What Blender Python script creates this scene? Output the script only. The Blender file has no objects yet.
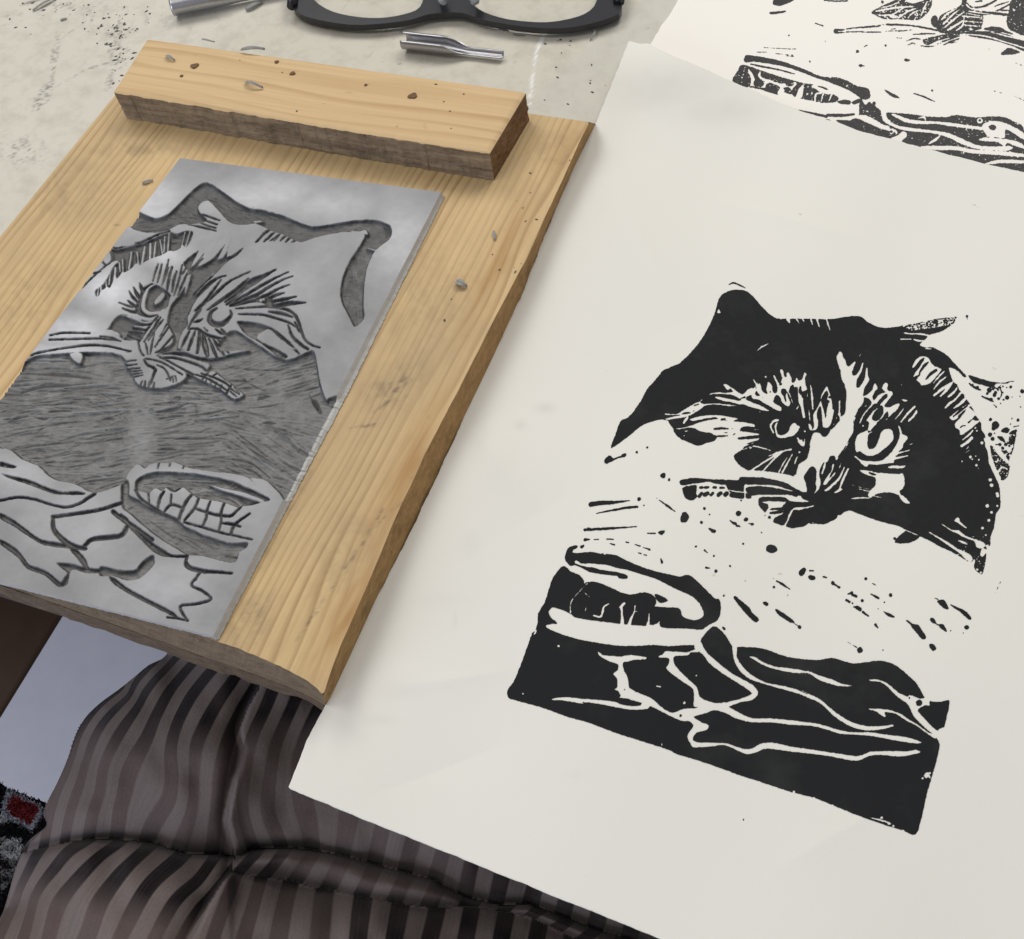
"""A hand-carved lino block, its cat print and the workbench, rebuilt as a 3D scene."""
import numpy as np
CR={}
def _c(n,x,y,s): CR[n]=(x,y,s)
for l in """P1 580 270 4.267
P2 780 270 4.197
P3 580 440 4.267
P4 780 440 4.197
P5 490 630 4.267
P6 720 630 4.267
Z1 660 360 10.24
Z2 740 360 10.24
Z3 820 340 10.24
Z4 900 310 8.258
Z5 920 390 9.846
Z6 670 440 10.24
Z7 750 440 10.24
Z8 830 410 10.24
Y1 900 470 8.54
Y2 500 530 8.533
Y3 600 540 7.823
Y4 580 640 7.823
Y5 680 630 6.708
Y6 800 640 6.4
Y7 580 430 7.825
D1 820 570 6.4
D2 690 490 6.26
B1 700 50 5.689
B2 860 90 6.244
B3 860 0 6.244
Q0 760 0 3.879
A 100 150 5.522
B 240 150 4.695
C 80 240 4.096
D 0 300 4.694
E 150 350 5.389
F 0 430 4.473
G 100 450 4.695
M1 0 380 7.825
M2 120 460 7.314
N1 80 220 7.825
N2 180 240 7.314
N3 100 310 6.827
O 0 0 1""".split('\n'):
    t=l.split(); _c(t[0],*map(float,t[1:]))
def hsh(i,j,s):
    n=(i*374761393+j*668265263+s*974634777)&0xffffffff
    n=((n^(n>>13))*1274126177)&0xffffffff
    return ((n^(n>>16))&0xffff)/65535.0
def vnoise(x,y,s=0):
    i=np.floor(x).astype(np.int64); j=np.floor(y).astype(np.int64); u=x-i; v=y-j
    u=u*u*(3-2*u); v=v*v*(3-2*v)
    return (hsh(i,j,s)*(1-u)+hsh(i+1,j,s)*u)*(1-v)+(hsh(i,j+1,s)*(1-u)+hsh(i+1,j+1,s)*u)*v
def pts(spec):
    o=[]
    for part in spec.split('|'):
        n,c=part.strip().split(':'); x0,y0,s=CR[n]
        for q in c.split():
            a,b=q.split(','); o.append((x0+float(a)/s,y0+float(b)/s))
    return np.array(o)
def cat(P,closed,n=3):
    m=len(P)
    if m<3: return P
    o=[]
    for k in range(m if closed else m-1):
        p1,p2=P[k],P[(k+1)%m]
        p0=P[k-1] if (closed or k>0) else p1
        p3=P[(k+2)%m] if (closed or k<m-2) else p2
        d=np.hypot(*(p2-p1)[:2]) or 1
        m1=(p2-p0)*.5; m2=(p3-p1)*.5
        for m_ in (m1,m2):
            L=np.hypot(*m_[:2])
            if L>d: m_*=d/L
        for t in range(n):
            t=t/n; t2=t*t;t3=t2*t
            o.append((2*t3-3*t2+1)*p1+(t3-2*t2+t)*m1+(3*t2-2*t3)*p2+(t3-t2)*m2)
    if not closed: o.append(P[-1])
    return np.array(o)
class Field:
    def __init__(s,X,Y,init=-4.0):
        s.X=X;s.Y=Y;s.shape=X.shape;s.f=np.full(X.shape,init)
        s.reg=X.ndim==2
    def box(s,x0,y0,x1,y1,m=4.5):
        M=(s.X>x0-m)&(s.X<x1+m)&(s.Y>y0-m)&(s.Y<y1+m)
        r=np.flatnonzero(M.any(1)); c=np.flatnonzero(M.any(0))
        if len(r)==0: return None
        return slice(r[0],r[-1]+1),slice(c[0],c[-1]+1)
    def polysd(s,P,sl):
        x=s.X[sl];y=s.Y[sl];d=np.full(x.shape,1e9);ins=np.zeros(x.shape,bool)
        Q=np.roll(P,-1,0)
        for (ax,ay),(bx,by) in zip(P,Q):
            ex,ey=bx-ax,by-ay; L=ex*ex+ey*ey
            if L<1e-9: continue
            c=((ay>y)!=(by>y))
            if ay!=by: ins^=c&(x<ex*(y-ay)/ey+ax)
            x0,x1=min(ax,bx)-4.5,max(ax,bx)+4.5;y0,y1=min(ay,by)-4.5,max(ay,by)+4.5
            m=(x>x0)&(x<x1)&(y>y0)&(y<y1)
            if not m.any(): continue
            xm=x[m]-ax;ym=y[m]-ay
            t=np.clip((xm*ex+ym*ey)/L,0,1)
            d[m]=np.minimum(d[m],(xm-t*ex)**2+(ym-t*ey)**2)
        d=np.minimum(np.sqrt(d),4.0)
        return np.where(ins,d,-d)
    def op(s,sl,sd,add):
        if add: s.f[sl]=np.maximum(s.f[sl],sd)
        else: s.f[sl]=np.minimum(s.f[sl],-sd)
    def poly(s,P,add=True,smooth=True):
        if smooth: P=cat(P,True)
        sl=s.box(*P.min(0),*P.max(0))
        if sl: s.op(sl,s.polysd(P,sl),add)
    def line(s,P,w,add=True):
        P=np.asarray(P,float)
        n=len(P); L=np.r_[0,np.cumsum(np.hypot(*np.diff(P,axis=0).T))]; L=L/(L[-1] or 1)
        W=np.interp(L,np.linspace(0,1,len(w)),w)/2
        Q=cat(np.c_[P,W],False,4)
        for a,b in zip(Q[:-1],Q[1:]):
            r=max(a[2],b[2])
            sl=s.box(min(a[0],b[0])-r,min(a[1],b[1])-r,max(a[0],b[0])+r,max(a[1],b[1])+r,3)
            if not sl: continue
            x=s.X[sl]-a[0];y=s.Y[sl]-a[1];ex,ey=b[0]-a[0],b[1]-a[1];LL=ex*ex+ey*ey+1e-9
            t=np.clip((x*ex+y*ey)/LL,0,1)
            s.op(sl,a[2]+(b[2]-a[2])*t-np.hypot(x-t*ex,y-t*ey),add)
    def run(s,txt):
        for l in txt.split('\n'):
            l=l.strip()
            if not l or l[0]=='#': continue
            h,r=l.split(' ',1); add=h[0]=='+'
            if h[0]=='%':
                k,r=r.split(' ',1); P=pts(r); sl=s.box(*P.min(0),*P.max(0))
                if not sl: continue
                sd=s.polysd(P,sl); x=s.X[sl];y=s.Y[sl]
                n=vnoise(x/1.5+y*.2,y/1.1,5)*.55+vnoise(x/.9+9,y/.8-x*.3,6)*.45
                th=float(k)*.62+.1
                q=(n-th)*4
                s.f[sl]=np.where(sd>0,np.minimum(s.f[sl],q),s.f[sl])
            elif h[1]=='P': s.poly(pts(r),add)
            elif h[1]=='L':
                a,b,c,r=r.split(' ',3); k=CR[r.split(':')[0]][2]
                s.line(pts(r),[float(a)/k,float(b)/k,float(c)/k],add)
            elif h[1]=='D':
                n,c=r.split(':'); x0,y0,k=CR[n]; t=c.replace(',',' ').split()
                for i in range(0,len(t),3):
                    x,y,w=map(float,t[i:i+3]); s.line([(x0+x/k,y0+y/k),(x0+x/k+.01,y0+y/k)],[2*w/k]*2,add)
    def rough(s,amp=.35,sc=2.2,seed=1):
        s.f+= (vnoise(s.X/sc,s.Y/sc,seed)-.5)*2*amp*.6+(vnoise(s.X/(sc*.4)+5,s.Y/(sc*.4),seed+1)-.5)*amp

ART_PRINT="""+P P1:132,760 150,705 165,660 178,640 205,628 230,600 258,560 285,510 320,470 355,428 385,415 420,400 455,370 500,320 530,275 560,220 578,172 590,130 605,105 640,88 680,84 715,92 745,120 785,165 830,202 870,208 950,206 | P2:0,205 60,204 200,206 240,202 330,192 365,215 410,238 450,243 560,225 650,206 | Z4:300,72 400,62 445,66 458,85 435,115 390,148 330,180 262,197 235,212 215,235 180,262 165,290 205,308 260,306 330,335 400,385 450,440 500,492 548,545 530,556 480,505 425,476 403,482 438,590 465,612 495,665 532,712 | Z5:505,158 560,260 602,330 608,400 645,455 640,540 668,620 680,720 715,800 750,870 | Y1:850,150 856,320 822,370 800,500 775,570 770,640 742,665 728,790 704,885 665,872 632,830 640,760 600,785 530,748 430,692 320,642 240,597 160,562 50,512 0,482 | P4:400,335 320,305 290,295 265,305 | Z7:955,745 930,768 900,770 880,810 830,830 780,855 720,862 660,855 630,862 600,848 560,882 500,892 430,902 370,885 350,872 280,855 240,840 245,810 290,775 335,755 345,700 355,650 372,632 | Z7:560,632 600,600 520,530 470,350 440,370 400,355 345,347 280,332 150,318 0,306 | Z6:800,310 730,270 680,222 652,160 700,120 740,98 775,45 840,38 880,10 | Z1:845,895 880,860 940,820 800,800 600,778 560,825 470,850 395,877 300,845 200,800 145,740 135,700 100,660 78,618 0,610 | P1:270,660 200,715
# hood tongue left of nose
-P Z3:203,118 172,165 178,225 208,310 220,390 255,470 272,560 266,640 257,750 215,778 205,700 210,620 192,625 188,740 150,850 110,922 | Z2:1020,620 1000,560 970,640 930,710 890,775 845,782 822,750 780,740 752,750 720,830 712,922 | Z7:615,60 590,170 560,210 505,240 480,310 470,352 440,372 345,350 280,334 150,320 0,310 | Z6:930,316 800,316 700,330 640,420 | Z6:716,410 712,385 760,376 930,380 | Z7:0,378 110,378 230,402 370,438 440,480 520,532 592,522 570,440 552,372 600,300 632,272 662,280 682,318 674,380 676,430 690,500 650,548 690,520 714,480 720,440 708,370 715,300 755,228 790,228 820,168 865,163 | Z7:880,205 892,200 930,140 980,82 1005,20 | Z8:80,480 150,400 190,300 240,215 240,110 268,40 | Z3:342,860 348,805 385,720 430,660 450,600 442,560 460,480 505,410 490,370 486,285 472,282 462,370 440,430 392,490 372,470 380,400 430,310 445,230 432,235 405,310 370,355 335,362 330,320 365,225 352,220 300,268 278,262 262,215 235,170 222,130
+P Z7:640,276 668,290 682,320 678,400 690,520 640,560 590,540 570,440 555,372 600,300
-P Z7:690,320 708,360 722,440 704,500 655,548 680,500 672,430 684,380
-L 3 5 3 Z3:395,180 410,155 432,130
-L 10 22 8 Z2:205,530 205,530
# eye patch white
-P Z1:165,702 250,690 330,665 450,625 560,605 620,602 700,625 830,632 970,660 965,684 870,678 820,710 900,735 1010,755 1010,772 900,780 800,795 800,805 900,812 1012,800 1000,822 900,850 850,895 760,915 600,850 590,815 600,780 550,765 520,745 470,740 400,722 320,690 200,706
-P Z1:302,605 400,577 520,564 650,570 800,600 775,612 740,628 600,602 560,585 430,605 340,622
+L 16 26 12 Z1:555,706 620,700 698,702
+L 6 10 6 Z1:735,702 765,704
+L 6 16 8 Z1:660,742 685,742
+L 8 22 10 Z1:570,778 640,778 690,775
+L 8 24 10 Z1:745,768 765,755
+L 20 28 16 Z1:630,608 665,602
+L 12 30 34 Z1:825,722 900,722 1024,728
+L 22 30 26 Z1:805,802 900,792 1024,780
-L 6 10 8 Z1:960,712 1010,712
-L 10 10 5 Z1:260,728 290,726
-L 3 5 3 Z1:240,775 260,775
-P Z1:48,545 110,552 180,548 260,500 340,452 395,430 450,450 570,443 700,455 795,468 700,470 570,455 470,462 430,490 350,542 290,572 230,590 150,600 70,612 50,602 140,578 210,562 150,562 55,560
+P Z1:215,555 250,532 312,532 310,545 260,556
+L 10 20 12 Z1:350,466 395,452
+D Z1:345,522 8
-L 5 8 3 Z1:395,435 432,405
-L 18 26 22 Z1:285,585 265,610 245,640
+P Z1:175,640 190,610 245,600 235,640 205,665
-P Z1:495,360 540,335 620,330 700,345 735,350 700,352 620,347 545,348
-P Z1:648,248 670,245 740,285 845,350 900,300 940,285 980,300 | Z2:140,290 180,250 175,225 160,260 165,300 240,390 300,400 400,480 420,505 400,520 350,500 230,430 | Z2:170,400 150,400 130,410 60,390 0,395 | Z1:870,370 880,400 960,440 | Z2:200,460 300,515 290,525 230,515 150,490 90,475 40,455 0,455 | Z1:830,458 770,440 700,425 640,415 565,385 580,372 680,390 800,415 830,405 780,375 700,345 660,332 745,325 720,290 690,305 655,265
+P Z2:60,385 90,365 115,360 120,380 140,400 190,405 230,430 270,465 180,450 130,435 100,412
+D Z2:185,340 30 288,368 24 312,325 9 340,345 6
-P Z2:130,200 148,200 175,250 200,238 215,270 230,320 280,345 270,300 280,260 285,225 300,225 325,260 330,300 345,335 370,335 385,300 370,230 340,160 352,150 385,220 410,235 430,190 410,105 425,92 442,110 452,165 478,170 480,130 495,128 525,175 530,230 560,225 580,180 600,210 640,190 655,140 665,128 678,150 665,175 668,240 685,300 650,320 635,320 625,270 610,270 600,330 640,375 650,480 668,580 655,595 640,580 625,490 605,440 600,480 585,502 575,495 600,460 595,340 590,275 560,280 545,250 520,265 500,310 500,340 480,320 470,300 440,290 420,310 430,350 460,370 480,330 490,380 515,430 500,470 470,465 435,435 420,400 400,370 370,360 345,400 370,440 420,485 425,508 405,522 370,500 300,450 240,390 170,320 165,260
+P Z2:345,400 375,368 405,375 420,430 430,470 395,465 345,435
+D Z2:448,325 26 415,245 16 425,180 8
+L 24 24 14 Z2:450,330 460,380 470,420
+L 14 24 14 Z2:520,270 530,330 560,430 575,480
+L 14 20 12 Z2:565,280 575,340 580,440
+L 12 20 12 Z2:612,280 630,340 640,380
-L 6 8 4 Z2:505,340 520,380 540,440 560,470
-L 4 22 12 Z2:720,250 735,340 740,420 745,500
-L 4 10 6 Z2:705,500 710,560 715,620
-P Z2:885,270 905,300 925,360 940,430 945,500 960,510 950,580 930,650 900,692 860,690 842,660 838,560 825,470 800,500 785,560 800,620 795,690 770,715 720,715 700,660 715,650 735,690 745,710 760,660 750,600 755,550 790,490 820,430 830,370 860,310
+P Z2:890,312 905,350 895,400 920,425 900,470 890,540 875,600 865,560 845,470 832,430 838,380 865,335
+P Z2:820,480 838,560 842,640 845,700 820,700 805,650 795,580 795,520
+D Z2:915,380 14 1000,620 10 310,325 8
-L 3 8 3 Z2:880,600 895,500 910,440
-P Z2:398,610 360,605 320,635 305,680 318,720 340,750 350,740 330,700 325,670 345,640 385,625
-P Z2:365,650 352,680 362,730 385,790 440,800 500,785 550,770 590,730 610,690 600,672 585,670 565,645 535,650 510,690 490,740 440,765 400,765 380,740 372,690 385,640
-P Z2:590,790 585,810 610,850 640,880 660,872 664,800 655,810 640,840
-D Z2:665,728 10 262,172 10
-L 5 5 5 Z2:690,340 690,370
# cheek patch lines
-P Z7:0,75 40,62 110,72 230,118 320,110 420,85 425,105 370,110 330,130 250,200 190,262 140,320 120,320 230,200 245,175 100,262 20,315 5,310 90,250 200,180 235,155 185,165 260,125 180,100 110,82 40,70 0,90
-L 12 10 6 Z7:295,330 340,240 400,150
-L 16 16 8 Z7:330,330 380,240 435,140
-D Z7:505,122 11
-L 10 16 5 Z7:460,240 470,200 490,165
-P Z6:740,98 780,88 860,62 920,75 1024,108 1024,98 920,66 850,55 790,78
-P Z7:485,0 560,0 555,60 540,65 510,40
+D Z7:545,5 9
# lashes above right eye
-P Z3:565,440 590,490 560,530 535,590 600,560 680,530 700,530 745,545 720,590 660,670 700,690 780,655 815,655 790,710 700,790 650,838 700,790 690,730 640,790 580,850 540,900 490,922 505,850 495,825 475,825 540,730 590,660 560,650 480,730 430,795 440,760 500,690 530,640 500,600 470,590 440,580 500,545 540,500 555,450
-P Z3:665,435 695,450 690,510 740,530 740,570 700,560 640,500 635,490
+P Z3:690,555 660,560 620,600 580,650 540,700 560,720 620,660 660,610 685,590
+P Z3:635,670 600,680 570,730 540,790 560,830 600,820 640,770 650,710
+P Z3:640,505 600,560 560,610 550,620 540,590 560,550 600,500
-L 6 14 6 Z3:405,855 420,820 435,790
-L 4 10 6 Z3:450,690 475,670
-L 5 12 8 Z3:865,688 820,750 770,810
-L 16 24 14 Z3:970,680 900,750 830,835
-P Z3:990,715 992,750 950,800 905,838 900,820 940,780 970,740
-L 10 22 8 Z3:840,608 865,618 890,620
-L 6 6 6 Z3:812,458 835,458
-L 4 8 4 Z3:830,0 850,10
-D Z3:440,878 8
# right eye
-P Z8:395,235 420,218 455,222 400,240 388,280 382,350 395,390 430,398 470,370 500,300 520,240 545,205 590,192 630,205 648,250 645,300 600,360 540,410 500,440 440,465 380,465 335,440 300,420 270,430 258,380 262,300 290,250 340,225 385,205
-P Z8:385,205 400,170 405,130 375,105 400,95 440,110 490,100 470,150 425,190 415,215
+P Z8:470,0 540,0 530,60 480,110 440,105 430,75
-P Z8:700,160 720,180 740,240 770,260 790,270 790,300 750,350 740,390 700,430 820,405 810,415 700,450 670,480 800,460 790,475 660,510 650,540 560,548 480,560 400,555 375,580 330,555 300,520 250,475 265,470 300,500 360,518 440,522 530,515 600,460 660,390 700,310 715,240
-L 10 16 8 Z8:820,352 850,340
-P Z8:592,580 640,566 740,570 775,568 740,595 640,595 600,595
-P Z8:305,615 400,620 480,640 580,645 700,655 745,650 765,740 745,800 712,840 760,900 790,925 750,905 700,868 640,850 560,842 480,860 440,880 410,900 390,870 405,830 450,790 465,760 462,690 400,672 340,645
+L 10 24 10 Z8:400,640 435,655 470,660
-L 3 8 4 Z8:190,740 250,775 400,810
-L 4 8 6 Z8:290,805 340,818 395,832
-L 12 16 10 Z8:220,905 320,898 400,900
-L 6 10 4 Z8:440,875 480,885 520,895
-P P4:500,228 520,235 545,265 520,262 505,245
# muzzle strands
-P Z7:765,228 775,225 765,290 740,348 732,345 745,290
-P Z7:845,245 858,250 850,300 815,370 810,395 870,330 880,330 830,395 770,460 750,452 790,370 830,320
-P Z7:965,270 970,285 920,400 830,490 790,522 762,515 790,490 860,430 900,390 935,330
-P Z7:1000,290 1015,290 980,370 950,440 930,485 945,505 880,545 862,535 910,500 940,400
-L 6 10 5 Z7:915,285 935,230
# nose lower
-P Z7:350,872 375,830 400,750 430,710 480,680 560,685 650,668 655,678 560,702 500,718 450,712 430,740 395,820 372,860 358,888
-L 4 10 4 Z7:605,812 650,850
# pipe
+P Z6:98,425 115,408 230,388 300,390 440,402 540,402 560,410 600,405 700,412 716,382 780,378 930,382 | Z7:110,378 230,402 370,438 440,480 540,530 620,540 | Z7:610,630 540,600 500,570 470,582 400,560 300,560 0,560 | Z6:900,562 840,568 830,595 780,595 770,560 750,590 700,595 620,580 | Z6:630,545 600,520 585,490 570,460 530,458 440,440 400,425 300,440 240,445 120,465
-P Z6:756,525 764,458 800,455 1024,458 | Z7:200,455 300,475 375,500 440,520 430,525 360,510 200,480 80,470 | Z6:900,470 800,480 775,500 780,530 810,545 770,545
-L 8 12 10 Z6:600,512 690,528 765,535
-L 16 12 12 Z6:768,530 766,600
+P Z6:128,488 190,468 272,465 268,540 275,580 240,612 200,614 165,600 145,570 132,530
+L 26 34 26 Z6:310,488 330,485
+L 24 36 26 Z6:360,485 390,485
+L 24 36 26 Z6:445,484 470,486
+L 24 40 26 Z6:515,488 550,488
+L 34 54 34 Z6:300,575 325,545
+L 44 58 40 Z6:355,560 385,545
+L 30 44 30 Z6:420,562 438,542
+L 40 58 40 Z6:495,562 520,545
+L 44 58 44 Z6:565,560 582,545
+P Z6:610,580 620,532 655,540 680,555 750,545 758,590 740,600 690,596
+P Z7:90,600 120,583 250,582 340,583 380,600 420,625 600,636 600,680 470,690 420,720 380,800 345,872 280,855 240,842 250,800 290,775 335,758 345,700 370,640 355,630 130,625 125,640 180,658 192,690 170,720 150,740 115,695 88,655
+P Z6:905,655 925,590 960,583 1024,585 1024,622 950,630 945,640 1000,655 1010,690 985,720 968,738 935,700
-P Z7:220,690 290,688 345,645 365,632 130,627 130,640 180,652 195,700
+P Z7:205,712 240,695 330,685 350,650 345,712 300,718
+P Z7:198,755 205,738 335,715 345,740 250,758
-P Z7:410,582 430,572 480,582 515,570 540,602 600,625 590,634 500,632 430,625
# specks near
+D Z7:200,790 16 20,862 14 155,770 6
-L 3 8 3 P1:755,345 775,328 802,315
-P P1:586,182 592,165 600,182
+L 4 8 4 P1:635,62 655,54 680,64 705,76
-P P1:880,208 892,205 896,225 888,222
-L 6 10 3 P1:925,208 935,228
-L 6 12 3 P1:985,208 992,232
-L 8 14 4 P2:155,205 165,238
-L 6 14 4 P2:195,205 210,252
-L 4 6 3 P2:35,205 40,218
-L 4 6 3 P2:95,205 100,214
-P Z4:22,184 100,190 190,192 240,205 228,214 150,202 60,200
-L 8 16 8 Z4:8,240 90,240
-P Z4:108,238 150,245 200,248 172,262 130,255
+P Z4:165,245 235,215 200,242
-L 3 8 3 Z4:180,312 230,318 270,320
# right side loops
-P Z4:100,480 110,450 135,405 185,380 235,395 260,440 290,465 340,485 330,510 290,560 250,600 210,620 175,618 165,600 140,585 135,575 175,520 115,552 110,545 150,470
+P Z4:185,395 205,400 160,470 115,530 108,520 125,460
+L 14 30 12 Z4:232,432 200,460 160,520
+L 24 26 14 Z4:300,495 250,530 215,570
-L 10 14 8 Z4:365,505 320,550 275,605
-L 8 16 8 Z4:390,545 330,590 280,650
-L 12 26 14 Z4:435,595 350,650 280,705
-L 16 26 14 Z4:430,600 390,650 335,710
-L 12 24 12 Z4:470,640 440,680 400,715
-L 30 30 12 Z4:500,690 430,750 375,805
-L 20 26 10 Z4:540,730 500,770 445,810
+L 20 30 16 Z4:465,620 430,660 390,700
+L 26 36 20 Z4:485,670 440,720 400,750
+L 36 36 26 Z4:515,710 470,760 430,800
-P Z5:300,260 400,180 470,140 505,150 470,200 400,250 350,290 320,295 290,270
+L 12 26 14 Z5:470,150 400,200 330,260
+L 6 24 14 Z5:500,160 430,215 380,260
-P Z5:480,170 570,260 540,300 590,300 560,330 490,390 420,430 395,420 390,395 350,370 345,330 380,290 440,220
+P Z5:545,250 572,290 545,300 520,290 480,325 465,318 510,285
+L 5 10 5 Z5:395,370 420,350 450,350
-L 10 20 12 Z5:520,395 480,440 420,490
-L 26 30 26 Z5:510,470 470,510 410,550
+L 10 18 10 Z5:470,420 430,440 400,450
-L 14 14 8 Z5:400,435 440,430
-L 6 14 8 Z5:440,600 480,555
-L 10 14 6 Z5:450,615 490,590
-D Z5:495,660 14 550,650 8 580,685 10 555,740 12 415,700 8 515,680 6 545,370 10 560,400 8 610,520 14 575,770 6
# right diagonal white strip and speckled corner
+P Z5:690,545 720,560 770,640 860,710 900,640 925,560 940,480 950,415 930,395 880,420 875,480 860,520 905,560 880,620 850,590 820,600 790,580 | Z5:870,690 885,740 865,850 820,886 790,880 760,830 740,780 710,700 700,620
%N 0.45 Z5:690,545 950,380 880,750 860,886 760,860 700,640
-L 26 30 34 Z5:640,480 670,560 695,660 720,740 780,870
-P Z5:700,540 740,560 800,620 870,690 885,720 850,720 800,650 750,590
-L 8 20 8 Z5:770,800 810,760 860,780
-L 20 26 20 Y1:800,0 830,50 850,110
+D Z5:742,345 38 725,375 22 850,395 30 690,438 22 715,480 20 785,535 16 845,535 16 880,548 12 815,572 16 965,295 15 695,290 16
+L 8 50 8 Z5:800,405 840,395 885,385
+L 14 44 14 Z5:765,460 800,475 835,510
+L 10 26 10 Z5:880,520 905,490 930,460
+L 5 14 8 Z5:920,362 970,350
+L 8 12 8 Z5:745,538 775,535
+D Z5:735,425 8 905,280 6 890,335 6 930,420 16 945,400 12
# right ear wisp
+P Z4:565,540 600,545 680,570 760,592 850,600 905,590 880,608 800,605 760,640 690,620 640,610 600,590
+D Z4:738,660 20 720,690 10 883,722 18 855,740 10 815,730 12 915,635 12 1010,670 18 780,700 16 750,740 16 795,800 8 925,718 5 995,800 6 830,770 6 990,712 5
+L 10 26 10 Z4:675,710 740,740 770,755
+L 4 10 6 Z4:770,780 805,802
+L 10 22 12 Z4:570,605 620,640 665,660
+L 5 10 5 Z4:820,640 840,680 830,720
+L 5 12 5 Z4:770,620 800,650 840,610
+D Z4:790,680 14 770,650 12 810,660 10 830,640 8 850,630 8 880,640 6 850,680 6 640,640 14 600,615 8
+L 3 8 3 Z4:890,590 940,588
+D Z4:460,62 10 553,52 11
+L 3 8 3 Z4:553,60 556,80
%N 0.62 Z4:10,130 200,90 450,60 430,120 260,150 100,170
# lower right corner of head
-P Y1:355,462 380,470 440,510 500,515 560,560 640,590 700,610 730,640 700,670 650,655 640,610 590,590 530,565 490,540 440,520
-P Y1:245,530 265,535 400,610 500,675 560,700 600,720 620,760 600,785 560,760 520,720 450,670 350,600
-P Y1:485,405 505,405 510,435 570,492 550,492 490,448 465,432
-D Y1:770,82 14 782,130 15 745,305 15 780,360 12 758,428 13 705,495 12 732,555 7 830,200 14 835,220 12 830,305 10
-L 8 20 8 Y1:500,600 540,618 575,632
-P Y1:700,670 740,680 735,710 700,740 685,720
-D Y1:745,650 14 660,850 10 690,875 10
%N 0.25 Y1:600,560 770,560 730,900 600,800 480,740 540,640
# blob
+P P4:483,430 490,412 525,382 550,380 585,405 560,425 520,434
+D P4:482,413 6
-L 5 7 3 P4:520,375 580,400
# specks left
+P Y7:190,245 195,225 225,200 245,205 258,222 290,212 320,200 335,185 355,180 362,195 345,212 315,215 260,238 215,262 195,258
+D Y7:443,173 10 525,136 8 697,388 11 463,540 15 500,588 5 600,533 4 905,912 8
+P Y7:628,355 640,338 665,338 668,362 655,378 635,368
+L 40 30 6 Y7:85,580 190,568 260,567 390,550
+L 5 20 18 Y7:125,653 220,633 350,610 450,600
+L 22 20 5 Y7:35,780 90,778 220,770 350,762 450,754
+L 26 12 6 Y7:65,774 100,775
+L 5 18 8 Y7:620,548 680,590 742,636
+P Y7:785,690 800,650 825,640 850,665 850,695 825,722 790,718
+L 10 18 8 Y7:530,808 590,808
+P Y7:608,800 625,788 665,785 655,812 635,822
+L 26 24 6 Y7:40,858 75,856
+L 10 20 6 Y7:110,856 145,855
+L 4 14 4 Y7:205,852 245,854 275,855
+L 8 20 10 Y7:230,885 270,898
+L 24 24 18 Y7:12,914 26,905
+L 10 16 8 Y7:358,876 380,880
+L 4 10 12 Y7:415,890 470,908
+L 6 14 14 Y7:495,918 545,935
+L 8 16 8 Y3:300,100 320,106
+L 8 16 8 Y3:345,114 365,120
+L 10 24 20 Y3:475,145 485,175
+L 4 10 4 Y3:745,45 755,55
+L 14 16 4 Y3:818,80 850,105
+D Y3:890,124 8 968,435 8 1015,200 6
+L 16 16 10 Y3:830,216 855,220
+D Y3:908,242 13
+P Y3:955,680 970,678 985,700 965,702
# specks middle D2
+D D2:90,115 10 122,152 6 72,202 9 303,146 17 320,66 5 333,337 7 252,476 6 212,660 6 525,607 8 448,265 4 612,657 3 345,568 3 280,300 2 40,352 5
+P D2:335,185 350,170 365,180 355,195 340,195
+L 6 16 18 D2:250,190 270,205 285,210
+L 14 14 8 D2:292,222 312,228
+L 5 14 12 D2:365,208 395,214
+L 10 22 22 D2:118,240 140,254 152,258
+P D2:475,370 485,348 512,342 542,358 545,380 520,393 490,390
+P D2:680,515 690,498 715,486 725,495 718,520 700,538 685,532
+P D2:740,538 755,533 780,540 785,555 765,565 745,555
+L 10 14 8 D2:752,504 772,505
+L 10 16 8 D2:835,542 855,548
+D D2:895,582 11
+L 8 14 12 D2:895,585 935,610
+L 5 16 4 D2:540,568 580,590 625,620
+L 14 28 8 D2:985,690 1002,700
+L 3 5 3 D2:510,545 525,555
+P D2:272,672 285,664 310,685 360,725 380,745 385,765 425,800 430,815 415,828 390,815 340,762 300,715
+P D2:457,702 475,698 492,714 480,728 462,716
+P D2:530,745 550,748 600,780 640,810 655,832 630,830 590,805 550,775
+D D2:685,858 12
+L 3 4 3 D2:650,832 680,852
# specks D1
+D D1:292,56 10 452,160 11 270,196 10 938,366 15 402,512 5 372,247 4 836,388 5 226,100 2 412,205 6 918,402 4
+L 10 16 8 D1:20,42 38,48
+D D1:82,82 12
+L 12 16 12 D1:90,90 125,110
+L 12 22 18 D1:182,152 205,145
+L 16 24 16 D1:208,158 232,168
+L 18 26 10 D1:170,192 190,208
+D D1:208,212 6 218,235 5
+L 24 34 24 D1:236,238 256,252
+L 16 22 10 D1:275,268 308,294
+L 4 18 14 D1:325,152 360,172 375,180
+L 4 6 4 D1:335,85 360,98
+P D1:402,262 430,272 455,280 478,300 470,305 440,298 425,288
+L 20 22 6 D1:355,350 372,372
+D D1:255,512 19
+L 4 5 6 D1:180,462 235,495
+P D1:548,325 560,320 590,342 630,352 650,380 678,425 672,442 650,440 620,405 590,372 575,345
+P D1:696,475 720,472 745,500 725,517 705,500
+P D1:750,198 790,190 810,215 825,250 800,248 770,225
+L 4 6 4 D1:735,178 760,190
+P D1:835,220 860,230 920,255 955,285 970,312 955,318 930,300 900,270 860,245
+P D1:702,318 715,306 735,318 752,345 785,345 805,370 810,395 775,375 750,350 720,338
# smudge right
+L 2 4 2 P4:905,640 925,595
# small blob left
+D P6:573,908 4 100,808 4
# oval
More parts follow.
